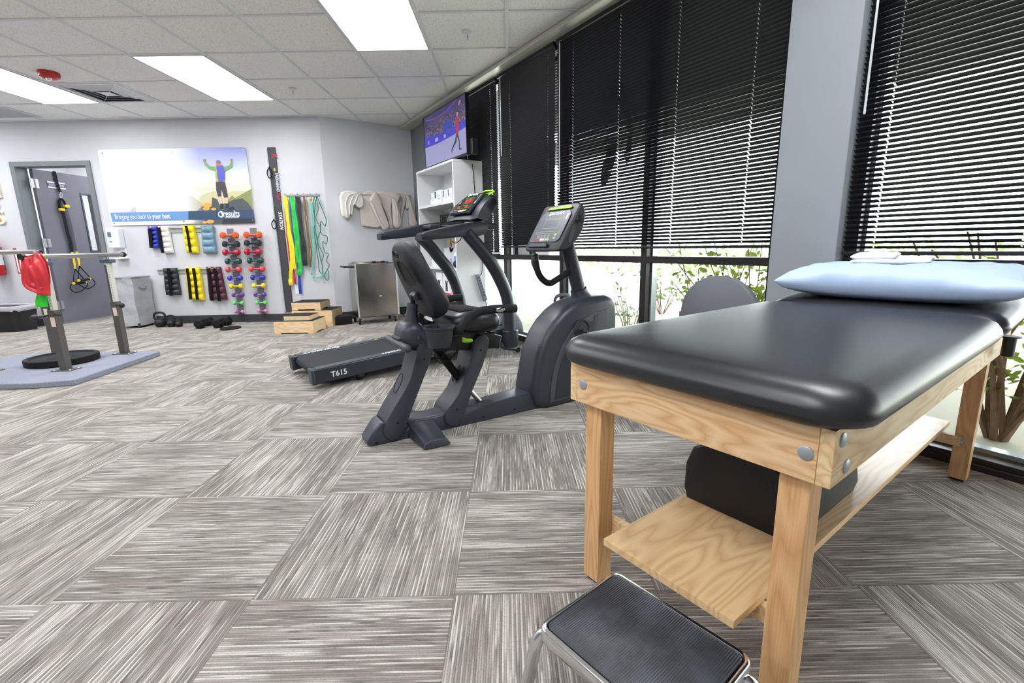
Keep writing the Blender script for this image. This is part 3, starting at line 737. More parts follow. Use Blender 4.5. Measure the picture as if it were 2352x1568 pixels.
for cx, cy, a, b in ((1505, 890, 60, 34), (1490, 935, 48, 26), (1590, 940, 34, 18), (1545, 1110, 52, 26), (1285, 1112, 60, 26), (1470, 1120, 32, 18)):
    layer('printed_boulder', [(cx+a*math.cos(t*PI/5)*(1+.15*math.sin(t*3)), cy+b*math.sin(t*PI/5)) for t in range(10)], (222, 160, 74))
layer('blue_band', [(195, 990), (1250, 969), (1250, 1087), (222, 1110)], (106, 148, 200))
layer('blue_band', [(1250, 969), (2126, 950), (2138, 1072), (1250, 1087)], (58, 82, 108), 'darker right end of the band')
for q, c in (([(1655, 765), (1692, 765), (1714, 868), (1688, 870)], (206, 176, 158)), ([(1738, 785), (1782, 780), (1784, 866), (1758, 868)], (206, 176, 158)),
             ([(1620, 570), (1742, 570), (1768, 680), (1786, 782), (1732, 788), (1698, 672), (1690, 772), (1650, 770), (1625, 680)], (66, 60, 72)), ([(1682, 868), (1716, 866), (1726, 930), (1674, 934)], (46, 48, 58)), ([(1756, 866), (1786, 864), (1802, 930), (1750, 926)], (46, 48, 58)),
             ([(1612, 366), (1540, 362), (1492, 318), (1470, 300), (1456, 306), (1474, 350), (1530, 402), (1618, 432)], (112, 158, 92)), ([(1722, 372), (1800, 352), (1822, 304), (1846, 304), (1846, 372), (1800, 402), (1740, 432)], (112, 158, 92)),
             ([(1615, 430), (1640, 360), (1720, 360), (1748, 560), (1630, 575), (1612, 490)], (170, 180, 70)), ([(1628, 350), (1718, 348), (1742, 420), (1746, 556), (1660, 572), (1640, 500)], (84, 88, 184)), ([(1622, 330), (1680, 325), (1690, 352), (1618, 358)], (224, 104, 70)),
             ([(1652+30*math.cos(t*PI/6), 305+26*math.sin(t*PI/6)) for t in range(12)], (110, 104, 112)), ([(1464+16*math.cos(t*PI/6), 284+24*math.sin(t*PI/6)) for t in range(12)], (150, 122, 110)), ([(1831+14*math.cos(t*PI/6), 284+24*math.sin(t*PI/6)) for t in range(12)], (150, 122, 110))):
    layer('printed_hiker', q, c)
PD += .0006
def wtext(s, cx, cy, size, wd, d, mt, par, **k):
    p0, p1 = wp(*zz(cx-wd/2, cy), d), wp(*zz(cx+wd/2, cy), d); W_ = (p1-p0).length
    cu = bpy.data.curves.new('t', 'FONT'); cu.body = s; cu.size = size; o = bpy.data.objects.new('t', cu); me = bpy.data.meshes.new_from_object(o)
    xs = [v.co.x for v in me.vertices]; L = max(xs)-min(xs); bpy.data.objects.remove(o); bpy.data.meshes.remove(me)
    return text('lettering', s, size, axes((p0+p1)/2, (1, 0, 0), (0, 0, 1)), mt, par, sx=W_/L*(.97), **k)
wtext('Bringing you back to', 500, 1045, .085, 500, PD, M_TEXTW, r)
wtext('your best.', 890, 1040, .085, 255, PD, M_TEXTW, r, bold=True)
wtext('results', 1830, 1005, .11, 225, PD, M_TEXTW, r, bold=True)
wtext('PHYSIOTHERAPY', 1845, 1052, .028, 190, PD, M_TEXTW, r, bold=True)
bm = NB(); flat(bm, P3(arcpts((1690, 1010), 40, 42, 60, 300, .35, rot=.2), PD)); flat(bm, P3(arcpts((1686, 1022), 34, 46, -100, 60, .5, rot=.2), PD)); part('logo_swirl', bm, M_TEXTW, r, world=True, smooth=False)
for x, y in ((82, 186), (1040, 160), (1992, 138), (2122, 1092), (1190, 1108), (248, 1135)):
    bm = NB(); p = wp(*zz(x, y), .018); m = frame_z((0, -1, 0)); m.translation = p; lathe(bm, [(0, 0), (.011, 0), (.009, .004), (0, .005)], m, 12); part('standoff_cap', bm, M_CHROME, r, world=True)

# hand sanitiser dispenser
r = thing('soap_dispenser', 'white hand sanitiser dispenser with drip tray, beside the door frame', 'dispenser', (-4.86, YB, .835))
bm = NB(); box(bm, -4.94, -4.79, YB-.1, YB, .965, 1.21); part('body', bm, M_WHITE, r, world=True, bev=.015, seg=3)
bm = NB(); box(bm, -4.915, -4.775, YB-.085, YB, .835, .848); box(bm, -4.90, -4.79, YB-.012, YB, .835, .97); part('drip_tray', bm, M_WHITE, r, world=True, bev=.006)
bm = NB(); box(bm, -4.925, -4.86, YB-.1015, YB-.1, 1.0, 1.17); part('label', bm, mat('pale_label', (214, 222, 236), .5), r, world=True, smooth=False)
bm = NB(); box(bm, -4.915, -4.87, YB-.1025, YB-.1015, 1.1, 1.16); part('label_picture', bm, mat('teal_print', (88, 112, 122), .5), r, world=True, smooth=False)
bm = NB(); box(bm, -4.905, -4.875, YB-.1025, YB-.1015, 1.04, 1.05); part('label_line', bm, mat('blue_print', (60, 70, 200), .5), r, world=True, smooth=False)

# cuff weights
zz = Z(320, 500, .17857)
M_RAIL = mat('galvanised_rail', (182, 186, 180), .35, .5)
for lab, q in (('upper steel rail holding the cuff weights', (200, 980, 128, 182)), ('lower steel rail holding the cuff weights', (232, 935, 660, 712))):
    a, b = wp(*zz(q[0], q[2]), .01), wp(*zz(q[1], q[3]), .01); bm = NB(); box(bm, a.x, b.x, YB-.012, YB, b.z, a.z)
    box(bm, a.x, b.x, YB-.03, YB-.012, a.z-.012, a.z-.004)
    solo('hook_rail', bm, M_RAIL, lab, 'wall rail', ((a.x+b.x)/2, YB, b.z), group='rails of the cuff weights', smooth=False, bev=.002)
M_STRAP = mat('black_strap', (20, 20, 22), .85, 0, .15); M_GOLD = mat('gold_grommet', (214, 170, 60), .3, 1.)
def cuff(lab, Q, c, n, straps, rings, tab=False):
    q = [wp(*zz(x, y), .03) for x, y in Q]; o = (q[2]+q[3])/2
    r = thing('cuff_weight', lab, 'cuff weight', (o.x, YB, o.z), 'ankle cuff weights on the rails')
    NU, NV = 9, n*6; f = NB(); G1, G2 = [], []
    for j in range(NV+1):
        v = j/NV; a = q[0].lerp(q[3], v); b = q[1].lerp(q[2], v); row, rb = [], []
        for i in range(NU+1):
            u = i/NU; p = a.lerp(b, u); e = abs(math.sin(PI*v*n))**.6*(1-abs(2*u-1)**5)
            row.append(f.verts.new(p+Vector((0, -.012-.022*e+.003*math.sin(9*u+7*v), 0)))); rb.append(f.verts.new(Vector((p.x, YB-.0115, p.z))))
        G1.append(row); G2.append(rb)
    for j in range(NV):
        for i in range(NU):
            f.faces.new((G1[j][i], G1[j][i+1], G1[j+1][i+1], G1[j+1][i])); f.faces.new((G2[j][i], G2[j+1][i], G2[j+1][i+1], G2[j][i+1]))
    per = [(0, i) for i in range(NU)]+[(j, NU) for j in range(NV)]+[(NV, i) for i in range(NU, 0, -1)]+[(j, 0) for j in range(NV, 0, -1)]
    for (a, b), (c_, d) in zip(per, per[1:]+per[:1]): f.faces.new((G1[a][b], G1[c_][d], G2[c_][d], G2[a][b]))
    part('pouch', f, mat('cuff_vinyl_%d_%d_%d' % c, c, .42, 0, .5, .05, 12), r, world=True, angle=80)
    for u, l0, l1, w in straps:
        bm = NB(); pts = []
        for j in range(11):
            v = l0+(l1-l0)*j/10; p = q[0].lerp(q[3], v).lerp(q[1].lerp(q[2], v), u+.02*math.sin(v*5)); pts.append(p+Vector((0, -.037, 0)))
        ribbon(bm, pts, w, Vector((0, -1, 0)), .005); part('strap', bm, M_STRAP, r, world=True)
    for u in rings:
        p = q[0].lerp(q[1], u)+Vector((0, -.03, -.018)); bm = NB(); tube(bm, [p+Vector((.013*math.cos(t*PI/5), 0, .013*math.sin(t*PI/5))) for t in range(11)], .004, 6); part('grommet', bm, M_GOLD, r, world=True)
cuff('narrow royal blue cuff weight with black strap on the upper rail', [(115, 112), (225, 112), (262, 390), (145, 388)], (38, 50, 170), 5, [(.36, .1, .99, .045)], [.4])
cuff('white cuff weight with black strap on the upper rail', [(252, 110), (372, 110), (435, 450), (310, 455)], (234, 230, 226), 5, [(.16, .05, .99, .04)], [.35])
cuff('yellow single-strap cuff weight on the upper rail', [(556, 98), (698, 98), (765, 455), (618, 452)], (240, 214, 16), 4, [(.48, .02, .98, .03)], [.45])
cuff('steel blue cuff weight without a strap on the upper rail', [(795, 100), (945, 98), (998, 455), (832, 457)], (110, 146, 166), 4, [], [.45])
cuff('black cuff weight at the left end of the lower rail', [(310, 648), (478, 645), (535, 990), (350, 990)], (40, 42, 48), 5, [(.5, 0, 1.02, .04)], [.48])
cuff('large yellow cuff weight with two black straps on the lower rail', [(592, 640), (775, 637), (838, 1062), (645, 1050)], (240, 214, 16), 5, [(.24, .02, .98, .035), (.68, .02, .98, .035)], [.28, .68])
cuff('dark maroon cuff weight with two black straps on the lower rail', [(865, 632), (1040, 630), (1130, 1050), (910, 1055)], (88, 40, 58), 5, [(.24, .05, 1.02, .04), (.66, .05, 1.04, .04)], [.3, .7])

# dumbbell racks + 20 dumbbells
M_GALV = mat('grey_rack_metal', (138, 140, 152), .4, .6)
for k, (x0, x1, lab) in enumerate(((-3.505, -3.425, 'grey upright dumbbell rack strip nearer the cuff weights'), (-3.218, -3.137, 'grey upright dumbbell rack strip nearer the resistance rail'))):
    r = thing('dumbbell_rack', lab, 'dumbbell rack', ((x0+x1)/2, YB, .082), 'grey wall racks for dumbbells')
    bm = NB(); box(bm, x0, x1, YB-.008, YB, .082, 1.182); part('back_strip', bm, M_GALV, r, world=True, bev=.002)
    for i in range(10):
        z = 1.09-i*.102-.028; bm = NB(); box(bm, x0+.004, x1-.004, YB-.085, YB-.008, z-.004, z); box(bm, x0+.004, x1-.004, YB-.088, YB-.084, z-.004, z+.014); part('shelf_lip', bm, M_GALV, r, world=True, smooth=False)
DC = [('bright orange', (236, 92, 34), 46), ('black', (38, 44, 52), 44), ('dark red', (186, 30, 46), 43), ('dark green', (16, 74, 64), 41), ('coral red', (222, 70, 76), 39), ('royal blue', (38, 54, 186), 35), ('yellow', (236, 212, 40), 34), ('purple', (112, 48, 160), 30), ('lime green', (104, 216, 96), 27), ('pink', (236, 130, 190), 23)]
DP = [[(1035, 1280, 225), (1065, 1300, 340), (1068, 1300, 445), (1100, 1320, 560), (1105, 1320, 665), (1133, 1335, 775), (1155, 1340, 880), (1185, 1355, 990), (1195, 1350, 1097), (1218, 1355, 1207)],
      [(1340, 1580, 220), (1350, 1575, 325), (1350, 1575, 437), (1385, 1605, 550), (1412, 1618, 657), (1432, 1622, 768), (1447, 1632, 873), (1470, 1635, 985), (1497, 1642, 1090), (1520, 1648, 1197)]]
U = .00094
for i, (cn, c, rr) in enumerate(DC):
    src = None
    for k in range(2):
        xa, xb, y = DP[k][i]; pc = wp(*zz((xa+xb)/2, y), .07); L = (xb-xa)*U*.94; R = rr*U*1.0
        lab = '%s dumbbell on the %s wall rack' % (cn, ('left', 'right')[k]); m = Matrix.Translation(pc) @ Matrix.Rotation(PI/2, 4, 'Y')
        if src is None:
            src = thing('dumbbell', lab, 'dumbbell', m, 'small dumbbells on the wall racks'); mt = mat('vinyl_'+cn.replace(' ', '_'), c, .25, 0, .6)
            H = L*.31
            for s in (-1, 1):
                bm = NB(); a, b = s*L/2, s*(L/2-H)
                seg = 6 if i < 2 else 14
                lathe(bm, [(0, a), (R*.6, a), (R*.93, a-s*H*.18), (R, a-s*H*.4), (R*.95, a-s*H*.75), (R*.42, b), (0, b)], seg=seg, a0=.26); part('weight_head', bm, mt, src, bev=.003 if seg == 6 else 0)
            bm = NB(); lathe(bm, [(0, -L*.25), (R*.33, -L*.25), (R*.30, 0), (R*.33, L*.25), (0, L*.25)], seg=12); part('handle', bm, mt, src)
        else: copy_thing(src, m, lab)

# floor weights
M_IRON = mat('black_iron', (24, 25, 28), .5, .2, .5, .05, 30, .3, 300, .001)
kb = None
for x, y, s, lab in ((362, 752, .88, 'largest black kettlebell, next to the grey hamper'), (388.5, 751.5, .69, 'middle-sized black kettlebell of the three on the carpet'), (407, 751, .56, 'smallest black kettlebell of the three on the carpet')):
    p = onz(x, y, 0)+Vector((0, .07*s, 0)); m = Matrix.Translation(p) @ Matrix.Rotation(.25, 4, 'Z') @ Matrix.Scale(s, 4)
    if kb is None:
        kb = thing('kettlebell', lab, 'kettlebell', m, 'kettlebells on the carpet')
        bm = NB(); lathe(bm, [(0, 0), (.048, 0), (.066, .022), (.076, .055), (.07, .085), (.05, .108), (.02, .118), (0, .12)], seg=24); part('body', bm, M_IRON, kb, world=False)
        bm = NB(); tube(bm, [(-.046, 0, .09), (-.064, 0, .13), (-.062, 0, .175), (-.03, 0, .2), (.03, 0, .2), (.062, 0, .175), (.064, 0, .13), (.046, 0, .09)], .0145, 12, 4); part('handle', bm, M_IRON, kb, world=False)
    else: copy_thing(kb, m, lab)
db = None
for (nx, ny), (fx, fy), lab in (((456, 755), (479, 748), 'black hexagonal dumbbell on the carpet below the maroon cuff weight'), ((497, 754), (519, 747.5), 'black hexagonal dumbbell on the carpet below the dumbbell rack')):
    a, b = onz(nx, ny, 0), onz(fx, fy, 0); a.z = b.z = .0525; d = (b-a).normalized(); m = axes(a, Vector((0, 0, 1)).cross(d)*-1, (0, 0, 1)); L = .28
    m = Matrix((d.cross(Vector((0, 0, 1))), Vector((0, 0, 1)), d.cross(Vector((0, 0, 1))).cross(Vector((0, 0, 1))))).transposed().to_4x4()
    zx = d; xx = Vector((0, 0, 1)).cross(d).normalized(); m = Matrix((xx, zx.cross(xx), zx)).transposed().to_4x4(); m.translation = a
    if db is None:
        db = thing('dumbbell', lab, 'dumbbell', m, 'hexagonal dumbbells on the carpet')
        for h in (0, L-.1):
            bm = NB(); lathe(bm, [(0, h), (.048, h), (.0605, h+.014), (.0605, h+.086), (.048, h+.1), (0, h+.1)], seg=6, a0=PI/6+PI/6); part('weight_head', bm, M_RUBBER, db, smooth=False, bev=.003)
        bm = NB(); cyl(bm, (0, 0, .09), (0, 0, L-.09), .017); part('handle', bm, M_CHROME, db)
    else: copy_thing(db, m, lab)
p0, p1 = onz(510, 757, 0), onz(549, 752, 0); c = (p0+p1)/2
bm = NB(); lathe(bm, [(0, 0), (.098, 0), (.1, .004), (.1, .010), (.095, .014), (0, .016)], Matrix.Translation((c.x, c.y, 0)) @ Matrix.Diagonal((1.05, 1.35, 1, 1)), 28); solo('balance_disc', bm, M_RUBBER, 'flat round black pad on the carpet right of the hexagonal dumbbells', 'balance pad', (c.x, c.y, 0))

# hamper
M_FAB = mat('grey_hamper_fabric', (172, 174, 178), .9, 0, .2, .06, 6, .5, 12, .02)
hx0, hx1, hy0, hy1 = -4.76, -4.54, 5.72, 6.01
r = thing('laundry_hamper', 'tall grey fabric hamper against the wall, left of the kettlebells', 'hamper', ((hx0+hx1)/2, (hy0+hy1)/2, 0))
bm = NB(); rings = []
for i in range(13):
    z = .025+.585*i/12; e = .006*math.sin(i*1.7); pts = []
    for (ax, ay), (bx, by) in (((hx0, hy0), (hx1, hy0)), ((hx1, hy0), (hx1, hy1)), ((hx1, hy1), (hx0, hy1)), ((hx0, hy1), (hx0, hy0))):
        for k in range(5):
            t = k/5; w = .008*math.sin(t*PI*2+i*.8)+e*math.sin(t*PI); n_ = Vector((by-ay, -(bx-ax), 0)).normalized(); pts.append(Vector((ax+(bx-ax)*t, ay+(by-ay)*t, z))+n_*w)
    rings.append(pts)
loft(bm, rings); part('fabric_bag', bm, M_FAB, r, world=True)
bm = NB(); box(bm, hx0-.01, hx1+.01, hy0-.01, hy1+.01, .61, .622); part('lid', bm, mat('hamper_lid', (150, 152, 156), .8), r, world=True, bev=.003)
for a, b in ((hx0, hy0), (hx1, hy0), (hx1, hy1), (hx0, hy1)):
    bm = NB(); box(bm, a-.008, a+.008, b-.008, b+.008, 0, .06); part('foot', bm, M_BLACK, r, world=True)
bm = NB(); tube(bm, [(hx1+.01, hy0+.09, .5), (hx1+.018, hy0+.1, .475), (hx1+.018, hy0+.19, .475), (hx1+.01, hy0+.2, .5)], .006, 6, 3); part('side_handle', bm, mat('hamper_webbing', (120, 122, 126), .9), r, world=True)

# extinguisher, wall letters, bin
r = thing('fire_extinguisher', 'red fire extinguisher on the wall at the left edge', 'fire extinguisher', (-6.36, YB-.09, .66))
bm = NB(); lathe(bm, [(0, .66), (.07, .66), (.078, .675), (.078, 1.0), (.06, 1.05), (.028, 1.07), (.028, 1.09), (0, 1.09)], Matrix.Translation((-6.375, YB-.09, 0)), 24); part('cylinder', bm, M_RED, r, world=True)
bm = NB(); lathe(bm, [(.0785, .79), (.0785, .93)], Matrix.Translation((-6.375, YB-.09, 0)), 24); part('label', bm, M_WHITE, r, world=True)
bm = NB(); cyl(bm, (-6.375, YB-.09, 1.08), (-6.375, YB-.09, 1.13), .02); box(bm, -6.39, -6.36, YB-.15, YB-.05, 1.12, 1.14); part('valve', bm, M_BLACK, r, world=True)
bm = NB(); box(bm, -6.40, -6.35, YB-.03, YB+.001, .72, 1.0); part('wall_bracket', bm, M_BLACK, r, world=True)
bm = NB(); box(bm, -6.36, -6.28, YB-.105, YB-.075, 1.075, 1.085); part('lever', bm, M_CHROME, r, world=True, bev=.002)
a, b = wp(29, 570, .002), wp(50, 628, .002)
r = thing('notice_card', 'narrow white notice with a red border behind the parallel bars', 'notice', (a.x, YB, b.z))
bm = NB(); box(bm, a.x, b.x, YB-.003, YB+.001, b.z, a.z); part('card', bm, M_RED, r, world=True, smooth=False)
bm = NB(); box(bm, a.x+.012, b.x-.012, YB-.0036, YB-.003, b.z+.012, a.z-.03); part('card_face', bm, M_WHITE, r, world=True, smooth=False)
r = thing('wall_letters', 'stack of cream and orange wooden letters cut by the left edge', 'wall letters', (-6.25, YB, 1.28))
M_CREAM = mat('cream_letter', (246, 236, 214), .5); M_ORNG = mat('orange_letter', (226, 146, 52), .5)
for i, (ch, z) in enumerate((('H', 1.70), ('T', 1.53), ('S', 1.36))):
    m = axes((-6.26, YB-.012, z), (1, 0, 0), (0, 0, 1)); text('letter', ch, .24, m, M_CREAM, r, bold=True, ext=.012)
    m = axes((-6.285, YB-.02, z+.01), (1, 0, 0), (0, 0, 1)); text('letter', ch, .2, m, M_ORNG, r, bold=True, ext=.008)
r = thing('waste_bin', 'black waste bin with a white liner at the left edge', 'waste bin', (-6.13, 5.72, 0))
bx = [(-6.40, -5.90, 5.60, 5.86), (-6.43, -5.87, 5.57, 5.88)]
def rr(x0, x1, y0, y1, z, R=.05, n=4):
    out = []
    for cx, cy, a0 in ((x1-R, y1-R, 0), (x0+R, y1-R, 90), (x0+R, y0+R, 180), (x1-R, y0+R, 270)):
        for i in range(n+1): a = math.radians(a0+90*i/n); out.append(Vector((cx+R*math.cos(a), cy+R*math.sin(a), z)))
    return out
bm = NB(); loft(bm, [rr(*bx[0], 0), rr(*bx[1], .29), rr(*[bx[1][0]+.008, bx[1][1]-.008, bx[1][2]+.008, bx[1][3]-.008], .29), rr(*[v+d for v, d in zip(bx[0], (.01, -.01, .01, -.01))], .02)]); part('body', bm, M_BLACK, r, world=True)
bm = NB(); q = rr(bx[1][0]-.006, bx[1][1]+.006, bx[1][2]-.006, bx[1][3]+.006, .30)
loft(bm, [[p+Vector((0, 0, -.045+.012*math.sin(i*1.9))) for i, p in enumerate(q)], [p+Vector((0, 0, .012)) for p in q], [p*.97+Vector((-6.13, 5.72, .3))*.03 for p in q]], caps=False); part('liner', bm, mat('white_liner', (228, 226, 236), .5), r, world=True, solid=.001)

# resistance rail station
r = thing('resistance_station', 'tall black wall rail lettered STATION with strap loops, left of the hanging bands', 'wall rail', (-2.85, YB, .125))
bm = NB(); box(bm, -2.874, -2.786, YB-.022, YB, .125, 2.122); part('board', bm, mat('station_board', (62, 62, 68), .5), r, world=True, bev=.002)
bm = NB(); box(bm, -2.906, -2.876, YB-.03, YB, .125, 2.115); part('aluminium_rail', bm, mat('anodised_aluminium', (206, 210, 216), .4, .4), r, world=True, bev=.003)
bm = NB()
for i in range(60): box(bm, -2.874, -2.866+(.006 if i % 5 == 0 else 0), YB-.0228, YB-.022, .16+i*.032, .1612+i*.032)
part('scale_marks', bm, M_TEXTG, r, world=True, smooth=False)
def vt(s, y0, y1, size, mt, x=634.5, shear=.3, **k):
    a, b = wp(x+(y0-398)*.11, y0, .0235), wp(x+(y1-398)*.11, y1, .0235); cu = bpy.data.curves.new('t', 'FONT'); cu.body = s; cu.size = size; o = bpy.data.objects.new('t', cu); me = bpy.data.meshes.new_from_object(o)
    xs = [v.co.x for v in me.vertices]; L = max(xs)-min(xs); bpy.data.objects.remove(o); bpy.data.meshes.remove(me)
    text('lettering', s, size, axes(((a.x+b.x)/2, YB-.0232, (a.z+b.z)/2), (0, 0, -1), (1, 0, 0)), mt, r, bold=True, shear=shear, sx=abs(a.z-b.z)/L)
vt('THERABAND', 396, 440, .055, mat('pale_lilac_print', (206, 210, 232), .5)); vt('CLX', 441, 459, .06, M_RED); vt('STATION', 487, 526, .06, M_TEXTW, x=633); vt('X', 351.5, 363, .09, M_RED, shear=0, x=634)
bm = NB(); a = wp(631, 390, .0235); box(bm, a.x-.012, a.x+.006, YB-.0235, YB-.022, a.z-.015, a.z+.02); part('yellow_mark', bm, mat('yellow_print', (235, 200, 40), .5), r, world=True, smooth=False)
for x, y, h in ((619, 398, 13), (629.5, 516, 12)):
    bm = NB(); c = wp(x, y, .05); tube(bm, [c+Vector((.028*math.cos(t*PI/6), 0, h*.0042*math.sin(t*PI/6))) for t in range(13)], .006, 8); tube(bm, [c+Vector((.0, 0, h*.0042)), wp(x-.5, y-h*1.1, .035)], .007, 6); part('strap_loop', bm, M_STRAP, r, world=True)
a = wp(618, 380, .035); bm = NB(); tube(bm, [(a.x-.012, YB-.034, 2.1), (a.x-.008, YB-.034, .2)], .0018, 5); part('cord', bm, M_TEXTG, r, world=True)

# band rack and bands
zz = Z(590, 320, .2933)
a, b = wp(*zz(210, 438), .03), wp(*zz(487, 436), .03)
r = thing('band_rack', 'short steel hook rail carrying the coloured exercise bands', 'wall rail', (a.x, YB, a.z))
bm = NB(); box(bm, a.x, b.x, YB-.008, YB, a.z-.012, a.z+.012); part('back_bar', bm, M_STEEL, r, world=True)
for i in range(6):
    x = a.x+.03+(b.x-a.x-.05)*i/5; bm = NB(); tube(bm, [(x, YB-.006, a.z), (x, YB-.06, a.z-.004), (x, YB-.066, a.z+.02)], .0035, 8, 3); part('hook', bm, M_STEEL, r, world=True)
def band(lab, strands, c, group='exercise bands on the hook rail', tubey=False, name='resistance_band'):
    bm0 = wp(*zz(*strands[0][0][0]), .05); r = thing(name, lab, 'exercise band', (bm0.x, YB-.05, bm0.z), group); mt = mat('latex_%d_%d_%d' % c, c, .45, 0, .5, .08, 20)
    for pts, w, d in strands:
        bm = NB(); P = smoothpath([wp(*zz(x, y), d) for x, y in pts], 5); P = [p+Vector((0, .004*math.sin(i*1.3), 0)) for i, p in enumerate(P)]
        if tubey: tube(bm, P, w, 6)
        else: ribbon(bm, P, [w*U*1.55*(1+.12*math.sin(i*.9)) for i in range(len(P))], Vector((.25, -.97, 0)), .003)
        part('strand', bm, mt, r, world=True)
band('thin red exercise band behind the yellow one', [([(214, 450), (232, 650), (245, 800), (262, 950), (290, 1040), (302, 1135)], 15, .035)], (196, 34, 26))
band('yellow exercise band at the left end of the hook rail', [([(219, 448), (240, 600), (262, 800), (275, 950), (262, 1080), (268, 1142)], 30, .05), ([(224, 500), (252, 700), (280, 850), (296, 1015)], 24, .06)], (240, 222, 10))
band('blue exercise band with its end hanging lowest', [([(264, 448), (275, 600), (300, 800), (325, 950), (330, 1060), (342, 1210)], 22, .04)], (16, 60, 176))
band('bright green exercise band hanging over the blue one', [([(272, 448), (292, 580), (315, 750), (322, 880), (340, 1000), (330, 1065)], 34, .055), ([(280, 560), (300, 760), (320, 960)], 20, .062)], (30, 196, 70))
band('black exercise band in the middle of the hook rail', [([(312, 448), (333, 600), (350, 750), (362, 870), (372, 990)], 26, .045), ([(330, 452), (346, 650), (376, 850), (388, 990)], 22, .055)], (38, 38, 42))
band('brown exercise band with rippled edges', [([(367, 445), (378, 560), (385, 650), (402, 780), (410, 850), (420, 1000)], 13, .045), ([(372, 450), (396, 620), (404, 740), (428, 900), (418, 1000)], 8, .055)], (120, 92, 44))
band('pale teal flat band looping down between the brown band and the dark green tubing', [([(415, 470), (432, 600), (438, 800), (435, 1000), (430, 1060), (450, 1080), (510, 1078), (528, 1040)], 14, .045)], (110, 190, 170))
band('tangle of looped dark green exercise tubing at the right end', [([(450, 450), (440, 520), (455, 640), (448, 720), (462, 820), (480, 940), (490, 1030), (515, 1045), (510, 980), (490, 900), (470, 780), (452, 640), (455, 520), (470, 446)], .0055, .05),
    ([(470, 446), (500, 520), (540, 620), (535, 680), (500, 640), (505, 740), (550, 760), (545, 820), (515, 800), (530, 880), (560, 900), (545, 950), (566, 990), (530, 1060), (548, 1103), (565, 1080), (555, 1020)], .005, .06), ([(462, 446), (480, 540), (462, 620), (500, 700), (475, 800), (520, 900), (505, 960)], .005, .07)], (14, 128, 96), tubey=True)
bm = NB(); p = wp(*zz(424, 466), .07); ball(bm, p, .016, 6, (1, .6, 1.5)); solo('peg_tag', bm, mat('orange_wood_tag', (220, 140, 60), .5), 'small orange tag on the hook rail beside the green tubing', 'tag', p)
# socket
bm = NB(); box(bm, -2.735, -2.69, YB-.006, YB, .35, .462); solo('power_outlet', bm, M_WHITE, 'white wall outlet plate below the hanging bands', 'outlet', (-2.71, YB, .35), bev=.002)

# step boxes
M_MAPLE = wood('maple_plywood', (222, 186, 138), (240, 212, 170), 1., .45, 0, 1.2, .35); M_GRIP = mat('black_grip_tape', (42, 42, 45), .9, 0, .2, .15, 300)
def stepbox(lab, x0, x1, y0, y1, z0, z1, legs=True, g='wooden step boxes'):
    r = thing('step_box', lab, 'step box', ((x0+x1)/2, (y0+y1)/2, z0), g)
    bm = NB(); h = z1-z0
    if legs:
        prism(bm, [(x0, y0, z0), (x0+.06, y0, z0), (x0+.075, y0, z0+.012), (x1-.075, y0, z0+.012), (x1-.06, y0, z0), (x1, y0, z0), (x1, y0, z1-.004), (x0, y0, z1-.004)], Vector((0, .018, 0)))
        prism(bm, [(x0, y1, z0), (x0+.06, y1, z0), (x0+.075, y1, z0+.012), (x1-.075, y1, z0+.012), (x1-.06, y1, z0), (x1, y1, z0), (x1, y1, z1-.004), (x0, y1, z1-.004)], Vector((0, -.018, 0)))
        for x in (x0+.0005, x1-.0185): prism(bm, [(x, y0+.018, z0), (x, y0+.07, z0), (x, y0+.085, z0+.012), (x, y1-.085, z0+.012), (x, y1-.07, z0), (x, y1-.018, z0), (x, y1-.018, z1-.004), (x, y0+.018, z1-.004)], Vector((.018, 0, 0)))
        box(bm, x0+.018, x1-.018, y0+.018, y1-.018, z1-.02, z1-.004)
    else: box(bm, x0, x1, y0, y1, z0, z1-.004)
    part('body', bm, M_MAPLE, r, world=True, smooth=False)
    bm = NB(); box(bm, x0+.003, x1-.003, y0+.003, y1-.003, z1-.004, z1); part('grip_top', bm, M_GRIP, r, world=True, smooth=False)
stepbox('lowest front wooden step box with black grip top', -2.580, -2.150, 5.09, 5.44, 0, .142)
stepbox('thin wooden step box stacked on the lowest front box', -2.487, -2.205, 5.14, 5.40, .1425, .192, False)
stepbox('large wooden step box at the back, under the topmost one', -2.585, -2.115, 5.56, 5.92, 0, .197)
stepbox('topmost wooden step box of the rear stack', -2.585, -2.245, 5.57, 5.88, .1975, .293, True)
bm = NB(); prism(bm, [(-2.10, 5.62, 0), (-1.93, 5.70, 0), (-1.985, 5.87, 0), (-2.135, 5.79, 0)], Vector((0, 0, .105))); solo('foam_block', bm, M_RUBBER, 'black foam block on the carpet right of the wooden step boxes', 'foam block', (-2.04, 5.74, 0), bev=.008)

# towels / hot pack covers on the grey wall
zz = Z(740, 400, .2424)
a, b = AW.px(*zz(160, 190), .05), AW.px(*zz(840, 205), .05)
r = thing('towel_rack', 'steel rail on the grey corner wall under the pale covers', 'wall rail', (a.x, a.y, a.z))
bm = NB(); cyl(bm, a, b, .006)
part('bar', bm, M_STEEL, r, world=True)
for t in (.02, .5, .97):
    p = a.lerp(b, t); bm = NB(); tube(bm, [p, p-AW.n*.048], .006, 8); part('bracket', bm, M_STEEL, r, world=True)
bm = NB(); tube(bm, [AW.px(*zz(330, 178), .06), AW.px(*zz(365, 165), .08), AW.px(*zz(385, 185), .06), AW.px(*zz(340, 186), .06)], .002, 6, 3); part('wire_hook', bm, M_STEEL, r, world=True)
M_TERRY = mat('beige_terry_cloth', (220, 210, 201), .95, 0, .1, .05, 20, .6, 240, .004, sheen=.3); M_TERW = mat('cream_terry_cloth', (240, 235, 227), .95, 0, .1, .04, 20, .6, 240, .004, sheen=.3)
